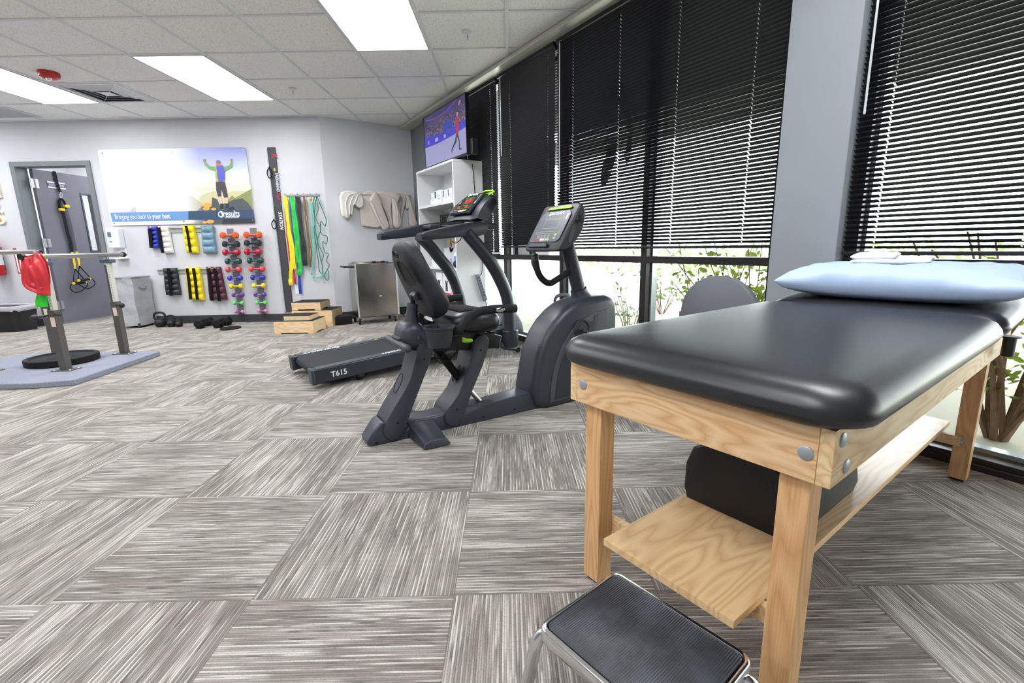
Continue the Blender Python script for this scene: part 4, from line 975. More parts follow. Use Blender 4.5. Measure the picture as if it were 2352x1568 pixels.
def cloth(lab, pts, o0, o1, mt, folds=()):
    r = thing('terry_cover', lab, 'towel', AW.px(*zz(*pts[0]), o0), 'terry covers hung on the steel rail')
    bm = NB(); puff(bm, AW, [zz(*p) for p in densify(pts, 3)], o0, o0, o1, .02, 4); part('cloth', bm, mt, r, world=True, angle=70)
    for f in folds:
        bm = NB(); tube(bm, [AW.px(*zz(x, y), o1+.003) for x, y in f[0]], f[1], 8, 4); part('fold', bm, mt, r, world=True)
cloth('beige terry cover, widest one with a flat front panel', [(352, 340), (380, 215), (400, 165), (490, 168), (530, 250), (565, 400), (545, 500), (400, 490), (365, 470)], .012, .05, M_TERRY, [([(380, 488), (450, 492), (530, 500)], .006)])
cloth('beige terry cover folded into a slanting loop, second from the left', [(490, 170), (440, 250), (470, 330), (520, 430), (575, 525), (620, 500), (600, 430), (560, 320), (525, 225)], .055, .13, M_TERRY, [([(440, 252), (470, 265), (510, 360), (560, 470), (590, 500)], .006)])
cloth('beige terry cover hanging straight in the middle of the rail', [(505, 180), (600, 172), (650, 205), (645, 300), (645, 400), (660, 510), (632, 505), (618, 440), (575, 330)], .02, .075, M_TERRY)
cloth('beige terry cover with a rounded bottom, third from the right', [(610, 175), (720, 182), (700, 260), (725, 400), (728, 490), (700, 512), (668, 480), (660, 330), (648, 215)], .05, .12, M_TERRY, [([(655, 215), (690, 250), (715, 360), (722, 480)], .006)])
cloth('beige terry cover hanging as a narrow loop, second from the right', [(690, 172), (760, 180), (785, 230), (765, 320), (742, 420), (738, 505), (722, 500), (735, 380), (752, 250), (730, 200)], .02, .08, M_TERRY)
cloth('beige terry cover at the right end beside the white bookcase', [(770, 185), (795, 190), (832, 262), (860, 380), (885, 480), (822, 490), (812, 380), (805, 290), (790, 330), (780, 260)], .012, .07, M_TERRY)
cloth('cream towel draped loosely at the left end of the rail', [(160, 200), (190, 168), (250, 160), (320, 178), (365, 215), (382, 265), (372, 310), (340, 320), (312, 286), (290, 300), (272, 388), (255, 380), (238, 420), (205, 410), (178, 385), (165, 290)], .02, .10, M_TERW, [([(330, 180), (260, 195), (228, 260), (230, 340), (240, 410)], .008), ([(310, 185), (290, 220), (262, 300), (262, 380)], .007), ([(340, 190), (322, 240), (300, 290)], .007)])

# hot pack cart
CT = Plane((-1.812, 5.60), (.868, .497)); CM = CT.mat()
r = thing('hot_pack_heater', 'stainless steel cabinet on casters below the terry covers', 'cabinet', CT.at(.25, -.16, 0))
M_SS = brushed('brushed_stainless', (176, 172, 166), .2)
bm = NB(); box(bm, 0, .5, 0, .34, .09, .735, CM); part('cabinet', bm, M_SS, r, world=True, bev=.006)
for t in (0, .485): bm = NB(); box(bm, t, t+.018, -.006, .0, .09, .735, CM); part('corner_edge', bm, mat('bright_edge', (224, 226, 230), .3, .6), r, world=True)
bm = NB(); box(bm, .03, .42, .03, .31, .735, .75, CM); part('lid', bm, M_SS, r, world=True, bev=.004)
bm = NB(); box(bm, .22, .26, .02, .05, .737, .756, CM); box(bm, .33, .37, .02, .05, .737, .756, CM); part('lid_handle', bm, M_BLACK, r, world=True, bev=.003)
bm = NB()
for y in (.05, .29): tube(bm, [xf((0, y, .69), CM), xf((-.1, y, .695), CM)], .009, 8)
tube(bm, [xf((-.1, .05, .695), CM), xf((-.1, .29, .695), CM)], .011, 8); part('push_handle', bm, M_BLACK, r, world=True)
for t, y in ((.03, .04), (.47, .04), (.03, .3), (.47, .3)):
    bm = NB(); c = xf((t-.01, y, .035), CM); m = frame_z(CT.u+CT.n*.4); m.translation = c; lathe(bm, [(0, -.012), (.03, -.012), (.034, -.006), (.034, .006), (.03, .012), (0, .012)], m, 20); w_ = part('caster_wheel', bm, M_RUBBER, r, world=True)
    bm = NB(); 
    for s in (-1, 1): tube(bm, [c+(CT.u+CT.n*.4).normalized()*.015*s, xf((t, y, .088), CM)+(CT.u).normalized()*.012*s], .006, 6)
    part('caster_fork', bm, M_CHROME, w_, world=True)
bm = NB(); box(bm, .2, .31, -.0015, 0, .715, .722, CM); part('warning_label', bm, mat('red_label', (196, 120, 110), .5), r, world=True, smooth=False)
bm = NB(); box(bm, .27, .295, -.002, 0, .33, .343, CM); part('rating_sticker', bm, mat('pink_sticker', (240, 214, 206), .5), r, world=True, smooth=False)
bm = NB(); tube(bm, [xf((.5, .2, .3), CM), xf((.55, .22, .2), CM), xf((.60, .2, .06), CM), xf((.66, .12, .006), CM), xf((.8, .15, .006), CM)], .005, 6, 5); part('power_cord', bm, M_RUBBER, r, world=True)
# ================================================================ PARALLEL BARS (left)
M_POST = mat('brown_grey_post', (92, 88, 86), .45, .3); M_CARPETG = mat('grey_platform_carpet', (142, 147, 160), .95, 0, .1, .14, 120, .6, 500, .003)
BX, AX = -3.385, -3.975; Y1, Y2 = 3.49, 4.05
r = thing('parallel_bars', 'pair of low steel parallel bars on a grey carpeted platform', 'parallel bars', ((AX+BX)/2, (Y1+Y2)/2, 0))
pl = [(-4.30, 3.13), (-3.30, 3.13), (-3.06, 3.20), (-3.13, 4.12), (-3.22, 4.13), (-4.23, 4.13), (-4.42, 3.95), (-4.45, 3.3)]
bm = NB(); prism(bm, [(x, y, 0) for x, y in pl], Vector((0, 0, .042))); part('platform', bm, M_CARPETG, r, world=True, bev=.006)
PF = .0422
for X, lab in ((BX, 1), (AX, 0)):
    bm = NB(); zb = .893 if lab else .93; y0, y1 = (3.34, 4.23) if lab else (3.3, 4.09)
    cyl(bm, (X, y0, zb), (X, y1, zb), .0185, 20); hb = part('hand_bar', bm, M_STEEL, r, world=True)
    for a, b in ((y0-.006, y0+.02), (y1-.02, y1+.006)):
        bm = NB(); cyl(bm, (X, a, zb), (X, b, zb), .0215, 18); part('end_cap', bm, M_BLACK, hb, world=True)
    for Y in (Y1, Y2):
        bm = NB(); box(bm, X-.026, X+.026, Y-.026, Y+.026, PF, .50); box(bm, X-.075, X+.075, Y-.05, Y+.05, PF, PF+.006); po = part('outer_post', bm, M_POST, r, world=True, bev=.002)
        for sx_ in (-1, 1):
            for sy in (-1, 1):
                bm = NB(); lathe(bm, [(0, PF+.006), (.008, PF+.006), (.007, PF+.011), (0, PF+.012)], Matrix.Translation((X+sx_*.06, Y+sy*.036, 0)), 8); part('bolt', bm, M_CHROME, po, world=True)
        bm = NB(); box(bm, X-.019, X+.019, Y-.019, Y+.019, .45, zb-.055); ip = part('inner_post', bm, mat('cream_scale_post', (214, 212, 200), .4), r, world=True, bev=.002)
        bm = NB(); box(bm, X-.0195, X-.0035, Y-.0195, Y-.019, .5, zb-.08)
        for i in range(14): box(bm, X+.004, X+.012, Y-.0196, Y-.019, .53+i*.022, .534+i*.022)
        part('height_scale', bm, mat('dark_scale_marks', (70, 66, 62), .5), ip, world=True, smooth=False)
        bm = NB(); box(bm, X-.045, X+.045, Y-.03, Y+.03, zb-.065, zb-.035); part('top_bracket', bm, mat('blue_grey_bracket', (96, 108, 116), .4, .4), r, world=True, bev=.004)
        bm = NB(); cyl(bm, (X, Y, zb-.04), (X, Y, zb-.012), .012); part('saddle', bm, M_STEEL, r, world=True)
        bm = NB(); cyl(bm, (X+.02, Y-.02, .47), (X+.075, Y-.045, .47), .007, 8); ball(bm, (X+.09, Y-.05, .47), .022, 8) if Y == Y2 else ball(bm, (X+.085, Y-.048, .47), .008, 8)
        if Y == Y1: cyl(bm, (X-.02, Y-.02, .465), (X-.08, Y-.045, .455), .008, 8); ball(bm, (X-.1, Y-.05, .452), .024, 8)
        part('height_knob', bm, M_BLACK, r, world=True)
        bm = NB(); box(bm, X-.012, X+.02, Y-.0275, Y-.026, .38, .45); part('sticker', bm, mat('pale_sticker', (226, 206, 198), .5), po, world=True, smooth=False)
# bumper plate
r = thing('weight_plate', 'large black bumper plate lying on the grey platform', 'weight plate', (-3.62, 3.80, PF))
m = Matrix.Translation((-3.655, 3.76, PF+.0002))
bm = NB(); lathe(bm, [(.026, .0), (.225, 0), (.232, .006), (.232, .049), (.225, .055), (.2, .055), (.188, .044), (.095, .044), (.085, .05), (.05, .05), (.04, .055), (.026, .055), (.026, 0)], m, 48); part('rubber_disc', bm, M_RUBBER, r, world=True)
bm = NB(); lathe(bm, [(.0255, .001), (.0255, .056), (.034, .056), (.036, .05)], m, 32); part('steel_hub', bm, M_STEEL, r, world=True)
# red/green bands tied to the near bar end
def drape(lab, strands, mt, o):
    r = thing('resistance_band', lab, 'exercise band', o, 'bands tied over the parallel bar')
    for pts, w in strands:
        bm = NB(); P = smoothpath(pts, 6); n = len(P)
        a, b, c, d = [], [], [], []
        ww = [w*(.95+.12*math.sin(i*.22)) for i in range(n)]
        rings = []
        for i, p in enumerate(P):
            t = (P[min(n-1, i+1)]-P[max(0, i-1)]).normalized(); s = t.cross(Vector((.2, -.97, .1))).normalized(); q = s.cross(t).normalized(); row = []
            for k in range(9):
                u = k/8-.5; row.append(p+s*u*ww[i]+q*(.005*math.sin(u*11+i*.2)))
            rings.append(row)
        loft(bm, rings, caps=False, closed=False); part('strand', bm, mt, r, world=True, solid=.0015)
def bp3(x, y, Y): return ony(x, y, Y)
M_LRED = mat('red_latex', (196, 44, 52), .38, 0, .5, .1, 15); M_LGRN = mat('green_latex', (44, 206, 50), .4, 0, .5, .08, 15)
Yb = 3.40
drape('red exercise band draped in a loop over the near end of the front bar', [([bp3(60, 590, Yb-.05), bp3(64, 620, Yb-.06), bp3(66, 650, Yb-.06), bp3(82, 662, Yb-.055), bp3(96, 668, Yb-.05)], .07),
    ([bp3(72, 588, Yb+.03), bp3(80, 600, Yb-.045), bp3(92, 630, Yb-.06), bp3(98, 660, Yb-.05), bp3(100, 678, Yb-.05)], .10), ([bp3(88, 586, Yb+.02), bp3(98, 606, Yb-.02), bp3(104, 640, Yb-.02), bp3(103, 672, Yb-.03)], .06)], M_LRED, bp3(100, 680, Yb))
drape('bright green exercise band hanging below the red one', [([bp3(99, 586, Yb+.05), bp3(104, 610, Yb+.03), bp3(106, 650, Yb+.02), bp3(104, 680, Yb+.0)], .03), ([bp3(98, 676, Yb-.02), bp3(96, 690, Yb-.02), bp3(97, 705, Yb-.02)], .07), ([bp3(76, 588, Yb+.04), bp3(80, 612, Yb-.02)], .03)], M_LGRN, bp3(97, 706, Yb))

# ================================================================ TREATMENT TABLE
a_ = math.radians(36.4); TB = Plane((.508, .685), (math.cos(a_), math.sin(a_))); TM = TB.mat()       # local x along the table, local y = away from the near long side
M_OAK = wood('oak_board', (208, 158, 108), (236, 200, 154), 1.3, .38, 1, 1.0, .3); M_OAKX = wood('oak_rail', (214, 172, 122), (240, 212, 166), 1.1, .35, 0, 1.1, .3)
M_OAKZ = wood('oak_leg', (202, 148, 98), (230, 186, 134), .9, .38, 2, 1.2, .55); M_SHELF = wood('oak_plywood', (212, 168, 118), (236, 202, 154), .8, .32, 0, 1.1, .35)
M_CAP = mat('zinc_cap', (168, 176, 182), .45, .5)
r = thing('treatment_table', 'wooden treatment table with a black padded top and lower shelf', 'treatment table', TB.mat(.8, -.3, 0))
TL, TWd = 1.58, .595
def tbox(bm, t0, t1, y0, y1, z0, z1): return box(bm, t0, t1, y0, y1, z0, z1, TM)
# oak boards use object coordinates of the table
bm = NB(); tbox(bm, 0, .022, .0225, TWd-.0225, .513, .612); part('end_apron', bm, M_OAK, r, world=True, smooth=False, bev=.001)
bm = NB(); tbox(bm, TL-.022, TL, .0225, TWd-.0225, .513, .612); part('end_apron', bm, M_OAK, r, world=True, smooth=False)
bm = NB(); tbox(bm, 0, TL, 0, .022, .513, .612); part('side_apron', bm, M_OAKX, r, world=True, smooth=False, bev=.001)
bm = NB(); tbox(bm, 0, TL, TWd-.022, TWd, .513, .612); part('side_apron', bm, M_OAKX, r, world=True, smooth=False, bev=.001)
lw = .052
for t in (.0225, TL-.0225-lw):
    for y in (.034, TWd-.034-lw):
        bm = NB(); tbox(bm, t, t+lw, y, y+lw, .008, .61); lg = part('leg', bm, M_OAKZ, r, world=True, smooth=False, bev=.002)
        bm = NB(); tbox(bm, t+.006, t+lw-.006, y+.006, y+lw-.006, 0, .008); part('floor_glide', bm, M_BLACK, lg, world=True)
for t, g in ((.076, .096), (TL-.096, TL-.076)):
    bm = NB(); tbox(bm, t, g, .06, TWd-.06, .142, .18); part('stretcher', bm, M_OAKX, r, world=True, smooth=False, bev=.001)
for z in (.152, .17):
    bm = NB(); m = frame_z(-TB.u); m.translation = TB.at(TL-.096, -.06, z); lathe(bm, [(0, 0), (.006, 0), (.005, .002), (0, .002)], m, 10); part('screw_cap', bm, M_CAP, r, world=True)
bm = NB(); tbox(bm, -.028, 1.60, .118, .447, .181, .199); part('shelf', bm, M_SHELF, r, world=True, smooth=False, bev=.001)
for t, y, ax in ((0, .04, -TB.u), (0, TWd-.045, -TB.u), (.03, 0, TB.n), (.06, 0, TB.n)):
    z = .562 if ax != TB.n else (.59 if t == .03 else .535)
    bm = NB(); m = frame_z(ax); m.translation = TB.at(t, -y, z); lathe(bm, [(0, -.001), (.0125, -.001), (.0125, .0015), (.0105, .003), (0, .0034)], m, 24); part('bolt_cap', bm, M_CAP, r, world=True)
def cushion(name, t0, t1, y0, y1, z0, z1, R, M_, crown=.004):
    bm = NB(); rings = []
    prof = [(.05, z0), (.028, z0), (.008, z0+.010), (0, z0+.026), (.003, z0+.040), (.014, z1-.014), (.032, z1-.004), (.06, z1), (.12, z1+crown*.6), (.2, z1+crown)]
    for ins, z in prof:
        rr_ = max(.012, R-ins*.55); out = []
        for cx, cy, a0 in ((t1-ins-rr_, y1-ins-rr_, 0), (t0+ins+rr_, y1-ins-rr_, 90), (t0+ins+rr_, y0+ins+rr_, 180), (t1-ins-rr_, y0+ins+rr_, 270)):
            for i in range(9):
                a = math.radians(a0+90*i/8); out.append(M_ @ Vector((cx+rr_*math.cos(a), cy+rr_*math.sin(a), z)))
        rings.append(out)
    loft(bm, rings); return part(name, bm, M_VINYL, r, world=True, angle=75)
cushion('main_pad', -.038, 1.105, -.045, TWd+.035, .612, .684, .085, TM)
hm = TM @ Matrix.Translation((1.108, 0, .612)) @ Matrix.Rotation(math.radians(-3.2), 4, 'Y') @ Matrix.Translation((-1.108, 0, -.612))
cushion('head_pad', 1.108, 1.66, -.045, TWd+.035, .612, .682, .05, hm)
bm = NB(); c0 = TB.at(1.3, .03, .535); cyl(bm, c0, c0+Vector((0, 0, .06)), .016, 20); cyl(bm, c0+Vector((0, 0, .06)), c0+Vector((0, 0, .064)), .026, 20); part('adjustment_knob', bm, M_BLACK, r, world=True)
bm = NB(); box(bm, 1.12, 1.5, .02, .045, .606, .613, hm); box(bm, 1.12, 1.5, TWd-.045, TWd-.02, .606, .613, hm); part('head_support', bm, M_BLACKMETAL, r, world=True)

# bolster on the shelf
prof = [(-.437, .1995), (-.446, .23), (-.444, .30), (-.425, .352), (-.385, .378), (-.34, .39), (-.26, .39), (-.212, .378), (-.175, .345), (-.158, .29), (-.15, .23), (-.157, .1995)]
bm = NB(); rings = []
for t, ins in ((.30, .012), (.304, .003), (.312, 0), (.70, 0), (.708, .003), (.712, .012)):
    cx, cz = -.30, .29
    rings.append([TB.at(t, x+(cx-x)*ins*4, z+(cz-z)*ins*4 if z > .2 else z) for x, z in prof])
loft(bm, rings); bo = solo('bolster_cushion', bm, mat('black_bolster_vinyl', (14, 14, 16), .42, 0, .45, .04, 20), 'black rounded bolster lying on the lower shelf of the treatment table', 'bolster', TB.at(.5, -.3, .1995))
# pillow
def softbox(m, L, Wd, H, n=26, pinch=.28, seed=0, flat_bottom=.35, wr=.006, power=2.6):
    bm = NB(); T, B = [], []
    for j in range(n+1):
        rt_, rb_ = [], []
        for i in range(n+1):
            u, v = i/n*2-1, j/n*2-1
            sx_ = 1-pinch*.25*(1-abs(v)**2)*0; X = u*(1-.07*(1-v*v)*abs(u)**3); Yv = v*(1-.07*(1-u*u)*abs(v)**3)
            e = max(0, (1-abs(u)**power)*(1-abs(v)**power)); h = e**.33
            w_ = wr*noise.noise(Vector((u*3+seed, v*3, 0)))*(1 if e > 0 else 0)+wr*.5*math.sin(9*u+5*v*abs(v)+seed)*e**.2*(abs(v)**3+abs(u)**3)+wr*1.3*noise.noise(Vector((u*3.2+seed, v*11+u*2, 2)))*e**.3*abs(u)**2.5+wr*1.1*noise.noise(Vector((u*10+v*3, v*3+seed, 5)))*e**.3*abs(v)**3
            rt_.append(bm.verts.new(m @ Vector((X*L/2, Yv*Wd/2, H*(.55+.45*h)+w_)))); rb_.append(bm.verts.new(m @ Vector((X*L/2, Yv*Wd/2, H*(.55-.55*min(1, h*1.2)))))) if 0 < i < n and 0 < j < n else rb_.append(rt_[-1])
        T.append(rt_); B.append(rb_)
    for j in range(n):
        for i in range(n):
            bm.faces.new((T[j][i], T[j][i+1], T[j+1][i+1], T[j+1][i]))
            f = (B[j][i], B[j+1][i], B[j+1][i+1], B[j][i+1])
            if len(set(f)) == 4:
                try: bm.faces.new(f)
                except ValueError: pass
    return bm
M_PIL = mat('pale_blue_pillowcase', (190, 212, 244), .75, 0, .2, .03, 12, .35, 5, .012, sheen=.2); M_TOWEL = mat('white_terry_towel', (240, 240, 242), .95, 0, .1, .02, 20, .7, 300, .003, sheen=.3)
pm = hm @ Matrix.Translation((1.385, .285, .688)) @ Matrix.Rotation(math.radians(2), 4, 'Z')
bm = softbox(pm, .47, .71, .112, seed=3, wr=.013, n=44)
solo('pillow', bm, M_PIL, 'pale blue pillow on the head end of the treatment table', 'pillow', pm, sub=1, angle=180)
tm = hm @ Matrix.Translation((1.43, .33, .798)) @ Matrix.Rotation(math.radians(8), 4, 'Z')
r2 = thing('folded_towel', 'small folded white towel on top of the pale blue pillow', 'towel', tm)
part('lower_fold', softbox(tm, .18, .26, .022, 12, seed=1, wr=.004), M_TOWEL, r2, world=True, sub=1, angle=180)
part('upper_fold', softbox(tm @ Matrix.Translation((0, .05, .014)), .16, .15, .026, 12, seed=5, wr=.004), M_TOWEL, r2, world=True, sub=1, angle=180)
pc = hm @ Matrix.Translation((1.33, .50, .6855)); 

# ================================================================ STEP STOOL
P1, P2, P3_ = Vector((.218, .896, .215)), Vector((.0435, .744, .215)), Vector((.405, .668, .215))
ux, uy = (P3_-P1).normalized(), (P2-P1).normalized(); uy = (uy-ux*uy.dot(ux)).normalized(); uz = Vector((0, 0, 1)); SLx, SLy = (P3_-P1).length, (P2-P1).length
cc = P1+ux*SLx/2+uy*SLy/2; SM = Matrix((ux, uy, ux.cross(uy))).transposed().to_4x4()
if ux.cross(uy).z < 0: SM = Matrix((uy, ux, uy.cross(ux))).transposed().to_4x4(); SLx, SLy = SLy, SLx
SM.translation = (cc.x, cc.y, 0)
r = thing('step_stool', 'chrome step stool with a ribbed black top, in front of the treatment table', 'step stool', SM)
def rr0(a, b, z, R, n=6):
    out = []
    for cx, cy, a0 in ((a-R, b-R, 0), (-a+R, b-R, 90), (-a+R, -b+R, 180), (a-R, -b+R, 270)):
        for i in range(n+1): t = math.radians(a0+90*i/n); out.append(Vector((cx+R*math.cos(t), cy+R*math.sin(t), z)))
    return out
hx_, hy_ = SLx/2, SLy/2
bm = NB(); loft(bm, [rr0(hx_-.002, hy_-.002, .184, .02), rr0(hx_, hy_, .188, .021), rr0(hx_, hy_, .211, .021), rr0(hx_-.003, hy_-.003, .2145, .02), rr0(hx_-.009, hy_-.009, .2145, .016), rr0(hx_-.011, hy_-.011, .211, .015), rr0(hx_-.012, hy_-.012, .186, .015)], caps=False); part('chrome_rim', bm, M_CHROME, r, angle=50)
def rib_mat():
    m, k, b = base('ribbed_rubber'); x, y, z = k.sep(k.coord()); s = k.m('ABSOLUTE', k.m('SINE', k.m('MULTIPLY', x if SLx > SLy else y, PI/.0042)))
    n = k.noise(k.coord(), 14, 3); k.link(k.mix(k.ramp(n, [(.45, (0, 0, 0)), (.75, (1, 1, 1))]), lin((36, 38, 44)), lin((66, 70, 80))), b.inputs['Base Color'])
    b.inputs['Roughness'].default_value = .42; k.link(k.bump(s, .6, .0012), b.inputs['Normal']); return m
bm = NB(); loft(bm, [rr0(hx_-.0115, hy_-.0115, .205, .015), rr0(hx_-.0115, hy_-.0115, .2142, .015), rr0(hx_-.014, hy_-.014, .2155, .013)]); part('rubber_top', bm, rib_mat(), r, angle=50)
for sx_ in (-1, 1):
    for sy in (-1, 1):
        bm = NB(); a = Vector((sx_*(hx_-.03), sy*(hy_-.012), .188)); b = Vector((sx_*(hx_-.008), sy*(hy_+.012), .155)); c_ = Vector((sx_*(hx_+.012), sy*(hy_+.03), .012))
        tube(bm, [a, a.lerp(b, .5)+Vector((0, sy*.005, .006)), b, b.lerp(c_, .5), c_], .0125, 16, 4); lg = part('leg', bm, M_CHROME, r)
        bm = NB(); cyl(bm, c_-Vector((0, 0, .012)), c_+Vector((0, 0, .02)), .0165, 16); part('rubber_foot', bm, M_RUBBER, lg)
bm = NB()
for sy in (-1, 1): tube(bm, [(-(hx_-.02), sy*(hy_-.02), .18), ((hx_-.02), sy*(hy_-.02), .18)], .0125, 12)
part('under_bar', bm, M_CHROME, r)

# ================================================================ CHAIR behind the table
CH_ = WIN.mat(5.115, .505, 0)     # local x along wall, local y towards the windows
r = thing('chair', 'chair with a rounded grey backrest between the treatment table and the windows', 'chair', CH_)
bm = NB(); out = []
for i in range(25):
    a = PI*i/24; out.append((.2*math.cos(a), .56+.195*max(0, math.sin(a))**.9))
out += [(-.2, .52), (-.16, .47), (.16, .47), (.2, .52)]
rings = []
for y, s in ((-.02, .94), (-.014, .985), (0, 1), (.014, .985), (.02, .94)): rings.append([Vector((x*s, y, .6+(z-.6)*s)) for x, z in out])
loft(bm, rings); part('backrest', bm, mat('slate_grey_vinyl', (104, 108, 114), .5, 0, .4), r, angle=60)
bm = NB(); loft(bm, [rr0(.2, .19, .40, .05), rr0(.215, .205, .415, .06), rr0(.21, .2, .435, .055), rr0(.17, .16, .445, .05)]); bmesh.ops.translate(bm, verts=bm.verts, vec=(0, .19, 0)); part('seat', bm, M_VINYL2, r, angle=60)
for s in (-1, 1):
    bm = NB(); tube(bm, [(s*.205, -.02, 0), (s*.205, 0, .2), (s*.205, .0, .4), (s*.203, 0, .57)], .011, 10, 3); part('leg', bm, M_GREYP, r)
    bm = NB(); tube(bm, [(s*.205, .35, 0), (s*.205, .34, .2), (s*.2, .3, .39), (s*.205, .0, .4)], .011, 10, 3); part('leg', bm, M_GREYP, r)
# ================================================================ RECUMBENT BIKE
BO = onz(860, 1015, .02); BK = Plane((BO.x, BO.y), (.86, .51)); BC = -.075
r = thing('exercise_bike', 'charcoal recumbent exercise bike with a padded backrest, beside the treatment table', 'exercise bike', BK.mat(.7, BC, 0))
M_BP = mat('bike_shroud_plastic', (52, 55, 64), .40, 0, .5, .03, 30, .1, 900, .0006); M_BG = mat('bike_side_grey', (72, 74, 78), .5); M_BD = mat('bike_side_dark', (40, 43, 50), .55)
M_SEAT = mat('moulded_seat_shell', (40, 42, 48), .55, 0, .4, .04, 60, .4, 900, .001)
A = lambda x, y: (830+x*.12755, 860+y*.12755)
bm = NB(); puff(bm, BK, [(840, 1012), (844, 1021), (858, 1027), (920, 1012), (1026, 988), (1127, 963), (1238, 934), (1238, 905), (1206, 899), (1127, 921), (1086, 929), (1045, 931), (1006, 948), (950, 961), (925, 985), (897, 993), (876, 966), (866, 970), (856, 985)], -.03, 0, -.125, .016, 3); part('base_beam', bm, M_BP, r, world=True, angle=45)
# rear stabiliser wings
cap = [(972, 1031), (974, 1019), (985, 1011), (1005, 1006), (1025, 1004), (1033, 1014), (1031, 1025), (1016, 1028)]
q = onz(975, 1032, .002); co = (q-BK.o).dot(BK.n)
endr = [BK.px(x, y, co) for x, y in cap]; c_ = sum(endr, Vector())/len(endr)
for sgn in (1, -1):
    rings = []
    for f, s, dz in ((0, 1.12, .035), (.3, 1.1, .03), (.7, 1.03, .012), (.95, 1, .0), (1, .9, 0)):
        o_ = (co+.062)*f; row = []
        for p in endr:
            p0 = p-BK.n*co; cc0 = c_-BK.n*co; v = (p0-cc0)*s; z = max(.001, cc0.z+v.z+ (dz if v.z > 0 else 0)); row.append(Vector((cc0.x+v.x, cc0.y+v.y, z))+BK.n*(-.062+o_*sgn if sgn > 0 else -.062-o_))
        rings.append(row)
    bm = NB(); loft(bm, rings); w_ = part('rear_stabiliser', bm, M_BP, r, world=True, angle=45)
    if sgn > 0:
        bm = NB(); puff(bm, BK, None, 0, co-.002, co+.012, .006, 3, pts=[p-BK.n*co+BK.n*0 for p in endr]); part('end_cap', bm, M_CHAR, w_, world=True, angle=45)
L1 = [(959, 797), (963, 789), (973, 784), (984, 785), (992, 791), (994, 802), (986, 832), (975, 860), (955, 913), (935, 966), (923, 998), (914, 1007), (903, 1011), (890, 1008), (881, 999), (879, 987), (886, 968), (902, 938), (926, 897), (942, 866), (952, 828)]
L2 = [(1090, 779), (1094, 772), (1103, 767), (1114, 769), (1121, 776), (1122, 787), (1108, 836), (1084, 896), (1069, 940), (1062, 962), (1055, 972), (1044, 978), (1032, 978), (1022, 970), (1020, 957), (1023, 943), (1036, 926), (1051, 905), (1064, 872), (1076, 838)]
for k, pts in enumerate((L1, L2)):
    bm = NB(); puff(bm, BK, pts, 0, .012, -.145, .009, 3); lg = part('slanted_leg', bm, M_BP, r, world=True, angle=45)
    for x, y in ((((974.6, 824.6), (914, 971.6)), ((1105, 804), (1050, 940)))[k]):
        bm = NB(); m = frame_z(BK.n); m.translation = BK.px(x, y, .0125); lathe(bm, [(0, 0), (.006, 0), (.005, .0008), (0, .0008)], m, 12); part('bolt_hole', bm, M_RUBBER, lg, world=True)
    a, b = ((870, 978), (906, 984)) if k == 0 else ((1010, 945), (1035, 962))
    bm = NB(); cyl(bm, BK.px(*b, -.01), BK.px(*b, -.01)-BK.n*.13-BK.u*.012, .02, 14); part('pivot_tube', bm, M_CHAR, r, world=True)
for x, y in ((1110, 957), (1182, 939.5), (865, 1017)):
    bm = NB(); m = frame_z(BK.n); m.translation = BK.px(x, y, .001); lathe(bm, [(0, 0), (.006, 0), (.005, .0008), (0, .0008)], m, 12); part('bolt_hole', bm, M_RUBBER, r, world=True)
def onface(x, y, p0, nn, lift):
    d = ray(x, y); t = (p0-CAM).dot(nn)/d.dot(nn); return CAM+d*t+nn*lift
e_ = (BK.px(1092, 775, 0)-BK.px(1036, 926, 0)).normalized(); rn = e_.cross(BK.n).normalized(); rn = rn if rn.dot(-BK.u) > 0 else -rn
pe = BK.px(1070, 855, 0)
def ell(cx, cy, L, w, ang, n=20): return [(cx+L*math.cos(t)*math.cos(ang)-w*math.sin(t)*math.sin(ang), cy+L*math.cos(t)*math.sin(ang)+w*math.sin(t)*math.cos(ang)) for t in [2*PI*i/n for i in range(n)]]
bm = NB(); flat(bm, [onface(x, y, pe, rn, .014) for x, y in ell(1053.5, 858, 22, 5.5, -1.11)]); part('strut_slot', bm, M_RUBBER, r, world=True, smooth=False)
e2 = (BK.px(956, 812, 0)-BK.px(890, 962, 0)).normalized(); rn2 = e2.cross(BK.n).normalized(); rn2 = rn2 if rn2.dot(-BK.u) > 0 else -rn2; pe2 = BK.px(926, 897, 0)
q0 = [onface(x, y, pe2, rn2, .014) for x, y in ell(920.5, 882, 24, 6, -1.2)]; bm = NB(); tube(bm, q0+[q0[0]], .0016, 6); part('oval_seam', bm, M_RUBBER, r, world=True)
pb = BK.px(1112, 924, -.06); bm = NB(); flat(bm, [onface(x, y, pb+Vector((0, 0, .012)), Vector((0, 0, 1)), .0) for x, y in ell(1112, 922, 26, 4.5, -.12)]); part('strut_slot', bm, M_RUBBER, r, world=True, smooth=False)
# carriage under the seat
bm = NB(); puff(bm, BK, [(905, 775), (925, 798), (960, 803), (1060, 800), (1100, 796), (1136, 796), (1142, 768), (1060, 748), (985, 748), (930, 762)], BC, -.015, -.135, .012, 3); part('seat_carriage', bm, M_BLACKMETAL, r, world=True, angle=45)
bm = NB(); prism(bm, [BK.px(x, y, -.02) for x, y in ((1128, 762), (1137, 762), (1139, 795), (1131, 797), (1126, 790))], -BK.n*.09); part('carriage_bracket', bm, M_BLACKMETAL, r, world=True, bev=.003)
